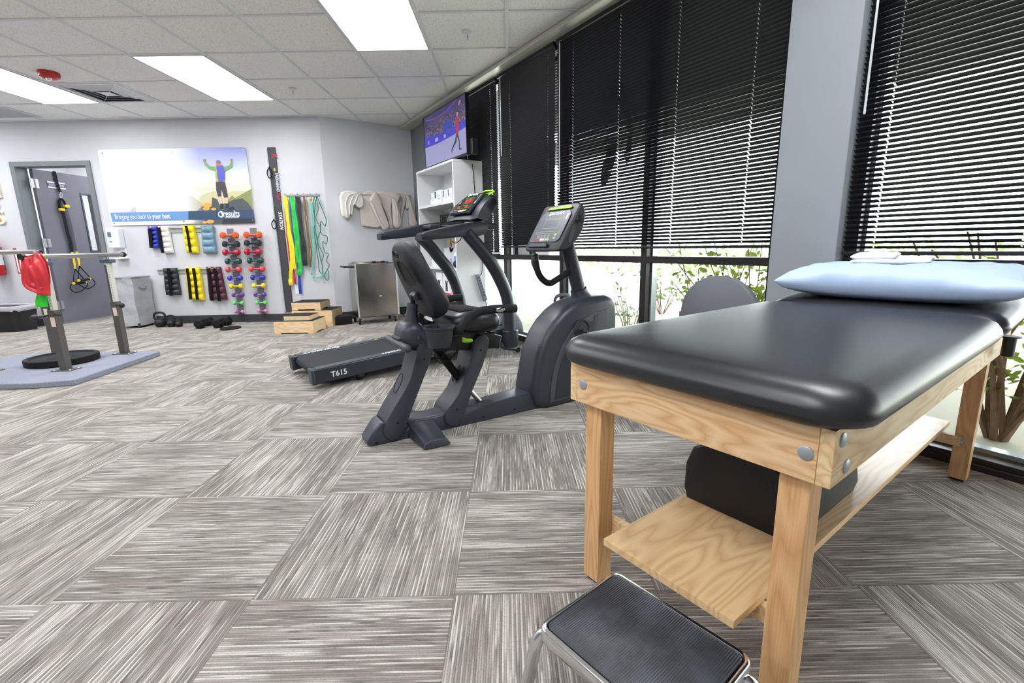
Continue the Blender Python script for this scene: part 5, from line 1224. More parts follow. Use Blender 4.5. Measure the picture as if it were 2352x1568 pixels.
# dome, strut, backrest
bm = NB(); puff(bm, BK, densify([(914, 788), (912, 768), (917, 748), (930, 737), (947, 736), (962, 745), (973, 764), (978, 788), (950, 797)], 2), BC, .015, -.165, .05, 5); part('hinge_housing', bm, M_BP, r, world=True, angle=60)
bm = NB(); m = frame_z(BK.n); m.translation = BK.px(962, 774, .016); lathe(bm, [(0, 0), (.007, 0), (.006, .004), (0, .005)], m, 12); part('chrome_bolt', bm, M_CHROME, r, world=True)
bm = NB(); tube(bm, [BK.px(945, 742, BC), BK.px(946, 712, BC)], [.036, .026], 16); tube(bm, [BK.px(946, 714, BC), BK.px(948, 697, BC)], .026, 16); part('strut_sleeve', bm, M_BP, r, world=True)
bm = NB(); tube(bm, [BK.px(948, 700, BC), BK.px(949, 680, BC)], .012, 12); ball(bm, BK.px(950, 682, BC), .017, 8); part('strut_rod', bm, M_RUBBER, r, world=True)
bm = NB(); puff(bm, BK, [(944, 678), (950, 670), (962, 668), (968, 676), (962, 688), (950, 690)], BC, BC+.035, BC-.035, .006, 2); part('strut_bracket', bm, M_CHAR, r, world=True)
prof = [(938, 566), (945, 556), (954, 554), (962, 560), (980, 596), (1003, 638), (1029, 683), (1040, 706), (1041, 720), (1030, 732), (1016, 738), (1006, 734), (996, 716), (970, 660), (945, 598)]
tr = .07; P_ = [BK.px(x, y, tr)-BK.n*tr for x, y in densify(prof, 2)]; top_, bot_ = BK.px(950, 556, tr)-BK.n*tr, BK.px(1022, 736, tr)-BK.n*tr
ax_ = (top_-bot_).normalized(); mid_ = (top_+bot_)/2; HL = (top_-bot_).length/2; th_ = ax_.cross(BK.n).normalized(); rings = []
def seatback(f0, f1, half=.172, R=.12):
    rings = []; N_ = 14
    for i in range(N_+1):
        w = -1+2*i/N_; x = w*half; e = max(0, abs(x)-(half-R))/R; ln = 1-(1-math.sqrt(max(0, 1-min(1, e)**2)))*R/HL*1.0
        ed = 1-max(0, (abs(w)-.8)/.2)**2*.55
        row = []
        for p in P_:
            d = p-mid_; a = d.dot(ax_); t = d.dot(th_); row.append(mid_+ax_*a*ln+th_*(t*ed+.006*(1-w*w))+BK.n*(BC-.012+x))
        rings.append(row)
    return rings
bm = NB(); loft(bm, seatback(0, 1)); part('backrest', bm, M_SEAT, r, world=True, angle=60)
# recess and grip hole on the backrest's back; their deep shade is painted near-black
bk_n = -th_ if th_.dot(BK.u) > 0 else th_
def onback(x, y, lift=.001):
    d = ray(x, y); o = (BK.px(938, 600, tr)-BK.n*tr); nn = bk_n; t = (o-CAM).dot(nn)/d.dot(nn); return CAM+d*t+nn*lift
Bz = lambda x, y: (740+x*.2424, 400+y*.2424)
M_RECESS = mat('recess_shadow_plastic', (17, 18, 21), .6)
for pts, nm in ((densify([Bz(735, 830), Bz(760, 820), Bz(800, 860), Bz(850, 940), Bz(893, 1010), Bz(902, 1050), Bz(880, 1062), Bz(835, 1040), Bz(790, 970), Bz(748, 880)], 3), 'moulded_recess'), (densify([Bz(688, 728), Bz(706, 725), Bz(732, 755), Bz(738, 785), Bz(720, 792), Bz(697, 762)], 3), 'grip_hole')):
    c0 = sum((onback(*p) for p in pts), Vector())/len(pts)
    bm = NB(); q0 = [onback(*p, .012) for p in pts]; loft(bm, [[p+(p-c0)*.06 for p in q0], q0, [c0+(p-c0)*.93-bk_n*.005 for p in q0]], caps=False); bm.faces.new([bm.verts.new(c0+(p-c0)*.93-bk_n*.0045) for p in q0]); part(nm, bm, M_RECESS if nm == 'grip_hole' else mat('recess_depth_shade', (9, 9, 11), .8), r, world=True, angle=50)
# seat
bm = NB(); puff(bm, BK, densify([(1040, 742), (1050, 724), (1085, 714), (1128, 713), (1148, 722), (1153, 738), (1146, 756), (1120, 764), (1085, 766), (1050, 760)], 2), .05, .07, -.27, .06, 5); st = part('seat', bm, M_VINYL, r, world=True, angle=60)
bm = NB(); c1, c2 = BK.px(1058, 716, .02), BK.px(1138, 712, .02)
bm = NB(); q0 = [BK.px(x, y, .05)-BK.n*.05 for x, y in ((1062, 719), (1085, 713.5), (1118, 712.5), (1134, 715))]
loft(bm, [[p+BK.n*o+Vector((0, 0, .001+dz)) for p in q0] for o, dz in ((.02, .0), (-.04, .002), (-.16, .002), (-.22, 0))], caps=False, closed=False); part('seat_mesh', bm, mat('seat_mesh_fabric', (44, 42, 44), .9, 0, .2, .2, 300, .5, 900, .001), st, world=True, solid=.003)
bm = NB(); q0 = [(1046, 752), (1090, 757), (1148, 744)]; tube(bm, [BK.px(x, y, .05)+BK.n*.022 for x, y in q0], .0025, 6, 4); part('seat_piping', bm, M_RUBBER, st, world=True)
# handles
bm = NB(); ho = .155
hp = [(1034, 764), (1044, 760), (1056, 755), (1066, 744), (1080, 728), (1100, 716), (1125, 711), (1150, 709), (1184, 708)]
tube(bm, [BK.px(x, y, ho-(.06 if i < 1 else .02 if i < 2 else 0)) for i, (x, y) in enumerate(hp)], .0205, 16, 4); hd = part('side_handle', bm, M_FOAMG, r, world=True)
bm = NB(); a, b = BK.px(1127, 711, ho), BK.px(1163, 708.5, ho); c0 = (a+b)/2; m = axes(c0, b-a, Vector((0, 0, 1))); x = bmesh.ops.create_uvsphere(bm, u_segments=20, v_segments=10, radius=1); bmesh.ops.transform(bm, matrix=m @ Matrix.Diagonal(((b-a).length/2, .0165, .0245, 1)), verts=x['verts']); part('pulse_sensor', bm, M_CHROME, hd, world=True)
bm = NB(); tube(bm, [BK.px(x, y, -.30) for x, y in ((1060, 683), (1042, 684), (1020, 690), (990, 706), (965, 725), (972, 738), (990, 745), (1008, 742))], .0195, 14, 4); part('side_handle', bm, M_FOAMG, r, world=True)
bm = NB(); a = BK.px(936, 801, .09); b = a-BK.n*.30+Vector((0, 0, .0)); cyl(bm, a, b, .0185, 16); ball(bm, a, .0185, 8, (1, 1, 1)); part('rear_handle', bm, M_CHAR, r, world=True)
bm = NB(); tube(bm, [a-BK.n*.14, BK.px(975, 785, -.05), BK.px(1030, 772, -.05)], .015, 8); part('handle_mount', bm, M_CHAR, r, world=True)
# bottle holder
ct = BK.px(1008, 748, .14); cb = BK.px(1006, 796, .14); sc_ = .068; H_ = ct.z-cb.z
bm = NB(); m = Matrix.Translation((ct.x, ct.y, cb.z)); lathe(bm, [(0, 0), (sc_*.72, 0), (sc_*.8, .012), (sc_*.97, H_-.01), (sc_*1.06, H_-.008), (sc_*1.06, H_), (sc_*.97, H_), (sc_*.9, H_-.02), (sc_*.7, .01), (0, .01)], m, 32); part('bottle_holder', bm, M_CHAR2, r, world=True, angle=50)
bm = NB(); tube(bm, [ct+Vector((0, 0, -.01))-BK.n*.05, BK.px(1010, 752, .02)], .014, 8); part('holder_arm', bm, M_BLACKMETAL, r, world=True)
# lime lever, struts, cables
bm = NB(); puff(bm, BK, densify([(1061, 776), (1064, 774), (1072, 777), (1082, 777), (1084, 781), (1080, 785), (1068, 786), (1061, 785)], 2), .06, .075, .045, .006, 2); part('seat_lever', bm, M_LIME, r, world=True)
bm = NB(); box(bm, -.008, .008, -.01, .01, -.03, .03, Matrix.Translation(BK.px(1058, 781, .05))); part('lever_bracket', bm, M_BLACKMETAL, r, world=True)
g0, g1, g2 = BK.px(1000, 795, BC), BK.px(1052, 866, BC), BK.px(1108, 928, BC)
bm = NB(); cyl(bm, g0, g1, .021, 16); part('gas_strut_barrel', bm, M_RUBBER, r, world=True)
bm = NB(); cyl(bm, g1, g2, .013, 14); part('gas_strut_rod', bm, M_STEEL, r, world=True)
bm = NB(); puff(bm, BK, densify([(1048, 848), (1054, 838), (1062, 838), (1062, 852), (1052, 872), (1043, 878), (1042, 866)], 2), .012, .013, .006, .002, 2); 
bm.free()
for pts in ([(1060, 786), (1054, 800), (1040, 818), (1020, 834), (1004, 828), (998, 812)], [(1030, 800), (1020, 812), (1012, 826), (1022, 833), (1030, 828)], [(998, 805), (1006, 818), (1018, 828), (1035, 826)]):
    bm = NB(); tube(bm, [BK.px(x, y, -.02) for x, y in pts], .003, 6, 5); part('cable', bm, M_RUBBER, r, world=True)
# shroud
SH = [(1207, 897), (1211, 870), (1220, 813), (1237, 767), (1256, 736), (1276, 713), (1295, 698), (1311, 690), (1330, 684), (1357, 679), (1378, 676), (1390, 680), (1398, 690), (1400, 720), (1400, 760), (1397, 820), (1388, 870), (1372, 897), (1330, 911), (1294, 920), (1255, 931), (1236, 935), (1215, 925)]
bm = NB(); puff(bm, BK, SH, BC+.03, .035, -.185, .05, 6); sh = part('drive_shroud', bm, M_BP, r, world=True, angle=60)
o_ = .0353
bm = NB(); slab(bm, BK, [(1262, 926), (1266, 880), (1275, 835), (1290, 795), (1310, 762), (1335, 735), (1365, 718), (1395, 708), (1396, 760), (1392, 820), (1384, 866), (1368, 893), (1320, 908)], o_, o_-.002, o_+.004); part('side_panel', bm, M_BG, sh, world=True, bev=.002)
bm = NB(); slab(bm, BK, [(1275, 918), (1279, 872), (1290, 825), (1306, 790), (1328, 760), (1352, 740), (1366, 735), (1360, 780), (1350, 830), (1340, 880), (1330, 903)], o_+.004, o_+.003, o_+.0065); part('side_inset', bm, M_BD, sh, world=True, bev=.0015)
bm = NB(); slab(bm, BK, [(1366, 724), (1375, 721), (1371, 745), (1364, 775), (1357, 775), (1363, 748)], o_+.0045, o_+.003, o_+.007); part('side_stripe', bm, M_CHAR, sh, world=True)
bm = NB(); m = frame_z(BK.n); m.translation = BK.px(1337, 756, o_+.006); lathe(bm, [(0, .004), (.028, .004), (.03, .001), (.046, .001), (.05, .006), (.056, .006), (.06, 0)], m, 36); cr = part('crank_cover', bm, M_BD, sh, world=True)
bm = NB(); c0 = BK.px(1337, 758, o_+.01); cyl(bm, c0-BK.n*.03, c0+BK.n*.03, .012, 14); part('crank_axle', bm, M_CHROME, r, world=True)
bm = NB(); tube(bm, [c0+BK.n*.028, c0+BK.n*.032+BK.u*.06+Vector((0, 0, -.12))], [.014, .011], 12); part('crank_arm', bm, M_BLACKMETAL, r, world=True)
pc0 = c0+BK.n*.075+BK.u*.06+Vector((0, 0, -.12)); bm = NB(); box(bm, -.05, .05, -.045, .045, -.014, .014, axes(pc0, BK.u, BK.n)); part('pedal', bm, M_BLACK, r, world=True, bev=.006)
bm = NB(); pf = BK.px(1296, 700, -.30); tube(bm, [pf+BK.u*-.05, pf+BK.u*-.075+Vector((0, 0, .03)), pf+BK.u*-.05+Vector((0, 0, .062)), pf+BK.u*.03+Vector((0, 0, .06)), pf+BK.u*.06], .011, 8, 4, flatx=.3); part('pedal_strap', bm, M_GREYP, r, world=True)
pf2 = pf+BK.u*.0; bm = NB(); box(bm, -.055, .055, -.045, .045, -.014, .014, axes(pf2+Vector((0, 0, -.012)), BK.u, BK.n)); part('pedal', bm, M_BLACK, r, world=True, bev=.006)
bm = NB(); tube(bm, [BK.px(1337, 758, -.19), pf2-BK.n*-.04+Vector((0, 0, -.01))], .012, 10); part('crank_arm', bm, M_BLACKMETAL, r, world=True)
# mast, collar
b0, b1, b2 = BK.px(1336, 694, BC), BK.px(1330, 668, BC), BK.px(1302, 562, BC)
ax2 = (b2-b1).normalized(); bm = NB(); m = frame_z(ax2); m.translation = b1-ax2*.06; lathe(bm, [(0, 0), (.075, 0), (.058, .03), (.05, .055), (.0485, .072), (.044, .072), (.044, .05), (0, .05)], m, 28); part('mast_collar', bm, M_BP, r, world=True)
bm = NB(); cyl(bm, b1-ax2*.03, b2, .0405, 24); part('mast', bm, M_CHAR2, r, world=True)
# front grip bar
bm = NB(); hb = [(1312, 620), (1300, 628), (1280, 641), (1264, 650), (1250, 645), (1238, 630), (1232, 612), (1230, 600)]
tube(bm, [BK.px(x, y, BC-.01*i) for i, (x, y) in enumerate(hb)], .0185, 16, 4); gb = part('grip_bar', bm, M_FOAMG, r, world=True)
bm = NB(); tube(bm, [BK.px(x, y, BC-.08) for x, y in ((1233, 617), (1229, 602), (1229, 592), (1233, 584))], [.020, .024, .022, .010], 16, 4); part('grip_cap', bm, M_CHAR2, gb, world=True)
# console: side outline surveyed on the near side plane, carried across the bike
CO = [(1335, 463), (1341, 465), (1346, 480), (1346, 500), (1340, 528), (1326, 552), (1312, 568), (1296, 578), (1284, 578), (1284, 570)]
co0 = .115; P0 = [BK.px(x, y, co0)-BK.n*co0 for x, y in CO]
half = .165; cen = co0-half; rings = []; topf, botf = P0[0], P0[-1]; cz = sum(P0, Vector())/len(P0); fax = (topf-botf).normalized()
for i in range(17):
    w = -1+2*i/16; o_ = w*half; row = []; k_ = max(0, (abs(w)-.72)/.28); s = 1-.07*k_**2.5
    for p in P0: row.append(cz+(p-cz)*s+BK.n*(cen+o_))
    rings.append(row)
bm = NB(); loft(bm, rings); cs = part('console', bm, M_BLACK, r, world=True, angle=50, bev=.006)
fn = fax.cross(BK.n).normalized(); fn = fn if fn.dot(-BK.u) > 0 else -fn
fc = (topf+botf)/2+BK.n*cen; Hf = (topf-botf).length; FM = axes(fc+fn*.002, BK.n, fax)      # face frame: x to the rider's right, y up the face
if FM.col[2].xyz.dot(fn) < 0: FM = axes(fc+fn*.002, -BK.n, fax)
def fpoly(pts, z=.0): return [FM @ Vector((x*half, y*Hf/2, z)) for x, y in pts]
def rrect(x0, x1, y0, y1, R=.06, n=4, ry=None):
    ry = ry or R; out = []
    for cx, cy, a0 in ((x1-R, y1-ry, 0), (x0+R, y1-ry, 90), (x0+R, y0+ry, 180), (x1-R, y0+ry, 270)):
        for i in range(n+1): a = math.radians(a0+90*i/n); out.append((cx+R*math.cos(a), cy+ry*math.sin(a)))
    return out
bm = NB(); prism(bm, fpoly([(-.80, -.72), (.68, -.72), (.80, -.6), (.80, .5), (.66, .66), (-.66, .66), (-.80, .5), (-.88, -.1), (-.86, -.6)], 0), fn*.003); fpnl = part('display_face', bm, mat('slate_display_face', (86, 90, 106), .35), cs, world=True, smooth=False)
bm = NB(); prism(bm, fpoly([(-.62, .74), (-.5, .86), (.1, .9), (.62, .88), (.72, .80), (.66, .74), (.1, .74)], 0), fn*.006); part('lime_tray', bm, M_LIME, cs, world=True, bev=.002)
M_LGL = mat('lime_print', (170, 200, 110), .5)
def frame_rect(x0, x1, y0, y1, w=.012):
    bm = NB(); z = .0034
    for q in ((x0, x1, y0, y0+w), (x0, x1, y1-w, y1), (x0, x0+w, y0, y1), (x1-w, x1, y0, y1)): flat(bm, fpoly([(q[0], q[2]), (q[1], q[2]), (q[1], q[3]), (q[0], q[3])], z))
    part('display_outline', bm, M_LGL, fpnl, world=True, smooth=False)
frame_rect(-.5, .55, .32, .5); frame_rect(-.42, .42, -.12, .28); frame_rect(-.66, .66, -.36, -.26)
text('lettering', 'SportsArt', .034, FM @ Matrix.Translation((0, .57*Hf/2, .0036)), M_TEXTW, fpnl, bold=True, shear=.3)
for x, y, c, nm in ((-.42, -.63, M_RED, 'stop_button'), (-.14, -.63, M_TEXTW, 'enter_button'), (.13, -.63, M_LGL, 'start_button')):
    bm = NB(); flat(bm, fpoly([(x-.12, y-.04), (x+.12, y-.04), (x+.12, y+.05), (x-.12, y+.05)], .0036)); part(nm, bm, c, fpnl, world=True, smooth=False)
bm = NB()
for i in range(4):
    for j in range(2):
        x, y = -.42+i*.19, -.45-j*.09; flat(bm, fpoly([(x-.06, y-.025), (x+.06, y-.025), (x+.06, y+.025), (x-.06, y+.025)], .0036))
part('number_keys', bm, M_TEXTG, fpnl, world=True, smooth=False)
for y in (-.42, -.56):
    bm = NB(); flat(bm, fpoly([(.5+.07*math.cos(a*PI/8), y+.045*math.sin(a*PI/8)) for a in range(16)], .0036)); part('round_button', bm, M_LGL, fpnl, world=True, smooth=False)
bm = NB(); flat(bm, fpoly(rrect(.63, .72, .25, .5, .03), .0036)); part('fan_button', bm, M_TEXTW, fpnl, world=True, smooth=False)
bm = NB(); prism(bm, fpoly([(-.72, -.98), (.35, -.98), (.30, -.8), (-.05, -.86), (-.55, -.8)], .0), fn*.012); part('phone_ledge', bm, M_CHAR, cs, world=True, bev=.003)
for x, y in ((1332, 497), (1333, 506), (1325, 509)):
    bm = NB(); p = BK.px(x, y, co0+.001); box(bm, -.009, .009, -.0005, .002, -.009, .009, axes(p, BK.u, -BK.n)); part('side_socket', bm, M_RUBBER, cs, world=True)
bm = NB(); slab(bm, BK, [(1306, 557), (1305, 548), (1315, 518), (1321, 517), (1321, 528), (1312, 555)], co0+.0008, co0, co0+.002); part('side_hatch', bm, M_CHAR, cs, world=True)
mb = (P0[4]+P0[7])/2+BK.n*cen
bm = NB(); tube(bm, [b2-ax2*.02, b2+ax2*.05], .0405, 24); part('mast_top', bm, M_CHAR2, r, world=True)

# ================================================================ TREADMILL
az = math.radians(52.5); TO = onz(718, 852, .13); TR = Plane((TO.x, TO.y), (math.sin(az), math.cos(az)))
WT = .60; inc = math.tan(math.radians(3.0))
r = thing('treadmill', 'black treadmill with tall curved uprights behind the exercise bike', 'treadmill', TR.mat(.9, -WT/2, 0))
KM = TR.mat() @ Matrix.Translation((0, 0, .13)) @ Matrix.Rotation(-math.radians(3.0), 4, 'Y')     # deck frame: x forward, y to the far side, z up
M_TM = mat('treadmill_side_paint', (44, 48, 56), .35, .1, .5, .03, 20); M_RAIL2 = mat('treadmill_foot_rail', (62, 68, 78), .45, 0, .5, .05, 300, .2, 800, .0006); M_BELT = mat('running_belt', (42, 43, 47), .75, 0, .3, .08, 200, .3, 900, .0006)
LT = 1.62
for y0, y1, nm in ((0, .085, 1), (WT-.085, WT, 0)):
    bm = NB(); pts = [(0, y0, 0), (0, y1, 0), (0, y1, -.085), (0, y0, -.085)]
    prism(bm, [KM @ Vector(p) for p in ((0, y0, 0), (0, y0, -.1), (.08, y0, -.095), (LT, y0, -.1), (LT, y0, 0))], KM.to_3x3() @ Vector((0, y1-y0, 0))); sr = part('side_rail', bm, M_TM, r, world=True, bev=.005)
    bm = NB(); box(bm, .03, LT, y0+.008, y1-.006, 0, .004, KM); part('foot_strip', bm, M_RAIL2, sr, world=True)
    bm = NB(); box(bm, -.012, .01, y0-.002, y1+.002, -.1, .006, KM); part('end_cap', bm, M_CHAR, sr, world=True, bev=.006)
bm = NB(); rings = []
for i in range(9):
    a = PI/2+PI*i/8; rings.append([KM @ Vector((.05+.034*math.cos(a), y, -.037+.034*math.sin(a))) for y in (.087, WT-.087)])
rings = [[KM @ Vector((LT, y, -.003)) for y in (.087, WT-.087)]]+rings+[[KM @ Vector((LT, y, -.071)) for y in (.087, WT-.087)]]
loft(bm, rings, caps=False, closed=False); part('running_belt', bm, M_BELT, r, world=True)
bm = NB(); cyl(bm, KM @ Vector((.05, .086, -.037)), KM @ Vector((.05, WT-.086, -.037)), .03, 20); part('rear_roller', bm, M_STEEL, r, world=True)
def ktext(s, x, y, size, flip, mt, z=.0045, sx_=1.):
    m = KM @ Matrix.Translation((x, y, z)) @ Matrix.Rotation(PI if flip else 0, 4, 'Z'); text('lettering', s, size, m, mt, r, bold=True, shear=.3, sx=sx_)
ktext('SportsArt', .23, WT-.045, .062, True, M_TEXTW, sx_=1.1); ktext('SportsArt', .60, .043, .05, True, M_TEXTW)
bm = NB(); m = KM @ Matrix.Translation((.66, WT-.045, .0045)); lathe(bm, [(0, 0), (.012, 0), (.012, .001), (0, .001)], m, 14); part('lime_dot', bm, M_LIME, r, world=True)
m = axes(KM @ Vector((.165, -.0012, -.052)), TR.u*math.cos(math.radians(3))+Vector((0, 0, math.sin(math.radians(3)))), (0, 0, 1)); text('lettering', 'T615', .052, m, M_TEXTW, r, bold=True)
for y in (.06, WT-.06):
    p = KM @ Vector((.32, y, -.1)); bm = NB(); lathe(bm, [(0, p.z+.01), (.034, p.z+.01), (.032, .028), (.024, .02), (0, .02)], Matrix.Translation((p.x, p.y, 0)), 20); ft = part('rear_foot', bm, M_CHAR, r, world=True)
    bm = NB(); lathe(bm, [(0, .02), (.026, .02), (.026, 0), (0, 0)], Matrix.Translation((p.x, p.y, 0)), 20); part('foot_pad', bm, M_RUBBER, ft, world=True)
# hood
ho_ = -.06; hz = [(1146, 752), (1155, 724), (1164, 717), (1188, 716), (1196, 726), (1203, 742), (1206, 762), (1188, 770), (1150, 778)]
bm = NB(); puff(bm, TR, hz, ho_, ho_, -WT+.05, .03, 4); part('motor_hood', bm, M_GREYP, r, world=True, angle=40)
bm = NB(); tube(bm, [TR.px(x, y, ho_+.001) for x, y in ((1193, 766), (1193, 757), (1195, 756), (1197, 757), (1197, 764))], .0015, 6, 3); part('hood_latch', bm, M_CHAR, r, world=True)
for nm, pts, off in (('near', [(1070, 532), (1078, 542), (1099, 566), (1120, 592), (1137, 618), (1151, 646), (1161, 670), (1167, 695), (1170, 727), (1171, 762)], .03), ('far', [(962, 540), (970, 548), (990, 568), (1007, 590), (1025, 612), (1041, 639), (1051, 665), (1058, 690), (1061, 715), (1063, 752)], -.62)):
    bm = NB(); P = [TR.px(x, y, off) for x, y in pts]; tube(bm, P, [.048, .050, .052, .053, .053, .052, .051, .050, .049, .049], 24, 3); up = part('upright', bm, M_CHAR2, r, world=True, angle=60)
    p = P[-1]; bm = NB(); m = Matrix.Translation((p.x, p.y, 0)); lathe(bm, [(0, p.z+.02), (.062, p.z+.02), (.070, p.z+.012), (.070, p.z-.11), (.062, p.z-.125), (0, p.z-.125)], m, 28); part('upright_socket', bm, M_TM, up, world=True)
    bm = NB(); zf = p.z-.13; q0 = Vector((p.x, p.y, zf)); w0 = TR.px(1189, 803, .03) if nm == 'near' else TR.px(1189, 803, .03)-TR.n*(.65); w0.z = .022
    a0 = q0-TR.u*.1; a0.z = .09
    tube(bm, [a0, a0.lerp(w0, .35)-Vector((0, 0, .012)), w0+Vector((0, 0, .004))], [.024, .018, .014], 10, 3, flatx=.8); ba = part('floor_arm', bm, M_CHAR, r, world=True)
    bm = NB(); cyl(bm, w0-TR.n*.014, w0+TR.n*.014, .021, 18); part('transport_wheel', bm, M_RUBBER, ba, world=True)
bm = NB(); tube(bm, [TR.px(1171, 770, .03)+Vector((0, 0, -.06)), TR.px(1171, 770, .03)+Vector((0, 0, -.06))-TR.n*.62], .03, 10); part('cross_frame', bm, M_CHAR, r, world=True)
# arms
bm = NB(); puff(bm, TR, [(966, 538), (967, 551), (976, 552), (1010, 549), (1050, 545), (1100, 542), (1112, 538), (1120, 526), (1122, 514), (1110, 508), (1075, 511), (1040, 518), (1000, 527), (972, 534)], .05, .065, -.03, .012, 3); part('hand_rail', bm, M_CHAR2, r, world=True, angle=45)
bm = NB(); fa = [(871, 537), (872, 550), (880, 551), (920, 547), (955, 543), (990, 541), (1010, 536), (1016, 520), (1006, 510), (980, 513), (940, 521), (900, 529), (876, 533)]
puff(bm, TR, fa, -.60, -.57, -.665, .012, 3); part('hand_rail', bm, M_CHAR2, r, world=True, angle=45)
tt, tz_ = TR.tz(1085, 520, 0)
bm = NB(); box(bm, tt-.02, tt+.24, .0, WT-.0, tz_-.02, tz_+.03, TR.mat()); part('dash_tray', bm, M_BLACK, r, world=True, bev=.012, seg=3)
bm = NB(); box(bm, tt-.13, tt-.02, WT-.16, WT-.0, tz_-.0, tz_+.035, TR.mat()); part('cup_tray', bm, M_CHAR, r, world=True, bev=.01)
# console
cf = [(1139, 446), (1144, 455), (1147, 469), (1140, 480), (1134, 492), (1122, 508), (1108, 512), (1090, 506), (1094, 494), (1102, 477), (1112, 463), (1126, 450)]
co1 = -.045; P0 = [TR.px(x, y, co1)-TR.n*co1 for x, y in cf]; cz = sum(P0, Vector())/len(P0); half = .24; cen = co1-half; rings = []
for i in range(19):
    w = -1+2*i/18; k_ = max(0, (abs(w)-.6)/.4); s = 1-.20*k_**2.2; rings.append([cz+(p-cz)*s+TR.n*(cen+w*half)+Vector((0, 0, .018*(1-w*w))) for p in P0])
bm = NB(); loft(bm, rings); cs = part('console', bm, M_TM, r, world=True, angle=60)
topf, botf = P0[0], P0[7]; fax = (topf-botf).normalized(); fn = fax.cross(TR.n).normalized(); fn = fn if fn.dot(-TR.u) > 0 else -fn
Hf = (topf-botf).length; bulge = max((p-botf).dot(fn) for p in P0)
FM = axes((topf+botf)/2+TR.n*cen+fn*(bulge+.004)+Vector((0, 0, .016)), TR.n, fax)
if FM.col[2].xyz.dot(fn) < 0: FM = axes(FM.translation, -TR.n, fax)
bm = NB(); prism(bm, fpoly([(-.52, -.82), (.72, -.82), (.76, .2), (.64, .76), (-.36, .76), (-.5, .3)], 0), -fn*.012); fpnl = part('display_face', bm, mat('black_display_face', (30, 33, 40), .25), cs, world=True, smooth=False)
M_LGL = mat('green_outline_print', (110, 170, 60), .5)
frame_rect(-.25, .45, .42, .6, .014); frame_rect(-.15, .34, -.05, .38, .014); frame_rect(-.5, .52, -.42, -.2, .014)
text('lettering', 'SportsArt', .036, FM @ Matrix.Translation((.04*half, .69*Hf/2, .0036)), M_TEXTW, fpnl, bold=True, shear=.3)
text('led_digits', '1:21', .058, FM @ Matrix.Translation((.09*half, .165*Hf/2, .0038)), M_LED, fpnl, bold=True)
text('led_digits', '0.0', .03, FM @ Matrix.Translation((-.25*half, -.31*Hf/2, .0038)), M_LED, fpnl, bold=True); text('led_digits', '0.0', .03, FM @ Matrix.Translation((.25*half, -.31*Hf/2, .0038)), M_LED, fpnl, bold=True)
for x, c, nm in ((.02, M_TEXTW, 'enter_button'), (.2, M_TEXTW, 'mode_button'), (.36, M_LIME, 'start_button')):
    bm = NB(); flat(bm, fpoly([(x-.07, -.68), (x+.08, -.68), (x+.08, -.56), (x-.07, -.56)], .0038)); part(nm, bm, c, fpnl, world=True, smooth=False)
bm = NB()
for i in range(4):
    for j in range(2):
        x, y = -.48+i*.11, -.56-j*.12; flat(bm, fpoly([(x-.035, y-.03), (x+.035, y-.03), (x+.035, y+.03), (x-.035, y+.03)], .0038))
part('number_keys', bm, M_TEXTG, fpnl, world=True, smooth=False)
bm = NB()
for i in range(7): y = .55-i*.085; flat(bm, fpoly([(.56, y-.02), (.66, y-.02), (.66, y+.02), (.56, y+.02)], .0038))
flat(bm, fpoly([(.56, -.12), (.66, -.12), (.66, .0), (.56, .0)], .0038)); part('quick_keys', bm, M_TEXTG, fpnl, world=True, smooth=False)
bm = NB(); flat(bm, fpoly([(-.5, .0), (-.34, .0), (-.38, .1), (-.34, .2), (-.46, .2), (-.42, .1)], .0038)); part('figure_print', bm, M_TEXTG, fpnl, world=True, smooth=False)
bm = NB(); box(bm, tt-.015, tt+.02, .14, .36, tz_+.03, tz_+.045, TR.mat()); part('book_ledge', bm, M_RUBBER, r, world=True, bev=.003)
ft_ = TR.px(1122, 444, -.12); bm = NB(); m = axes(ft_, TR.n, fn)
pts = [m @ Vector((.062*math.cos(a*PI/12), 0, .0))+Vector((0, 0, .02*math.sin(a*PI/12)))+TR.u*.02*math.sin(a*PI/6) for a in range(25)]
tube(bm, pts, .007, 8); tube(bm, [pts[0], pts[12]], .006, 6); tube(bm, [p*1 for p in (pts[3], pts[21])], .004, 6); part('fan_vane', bm, M_LIME, cs, world=True)
bm = NB(); 
lp = TR.px(1035, 548, .0); box(bm, -.008, .008, -.004, .004, -.03, .0, Matrix.Translation(lp)); part('key_tag', bm, mat('yellow_tag', (236, 214, 30), .5), r, world=True)
for pts in ([(1036, 552), (1034, 560), (1033, 566)], [(1036, 553), (1046, 558), (1056, 552), (1060, 545)], [(1035, 552), (1037, 562), (1036, 568)]):
    bm = NB(); tube(bm, [TR.px(x, y, 0) for x, y in pts], .0035, 6, 4); part('safety_cord', bm, M_RED, r, world=True)
bm = NB(); tube(bm, [TR.px(1034, 568, 0), TR.px(1036, 578, 0), TR.px(1040, 570, 0)], .007, 8, 3); part('safety_clip', bm, M_RUBBER, r, world=True)
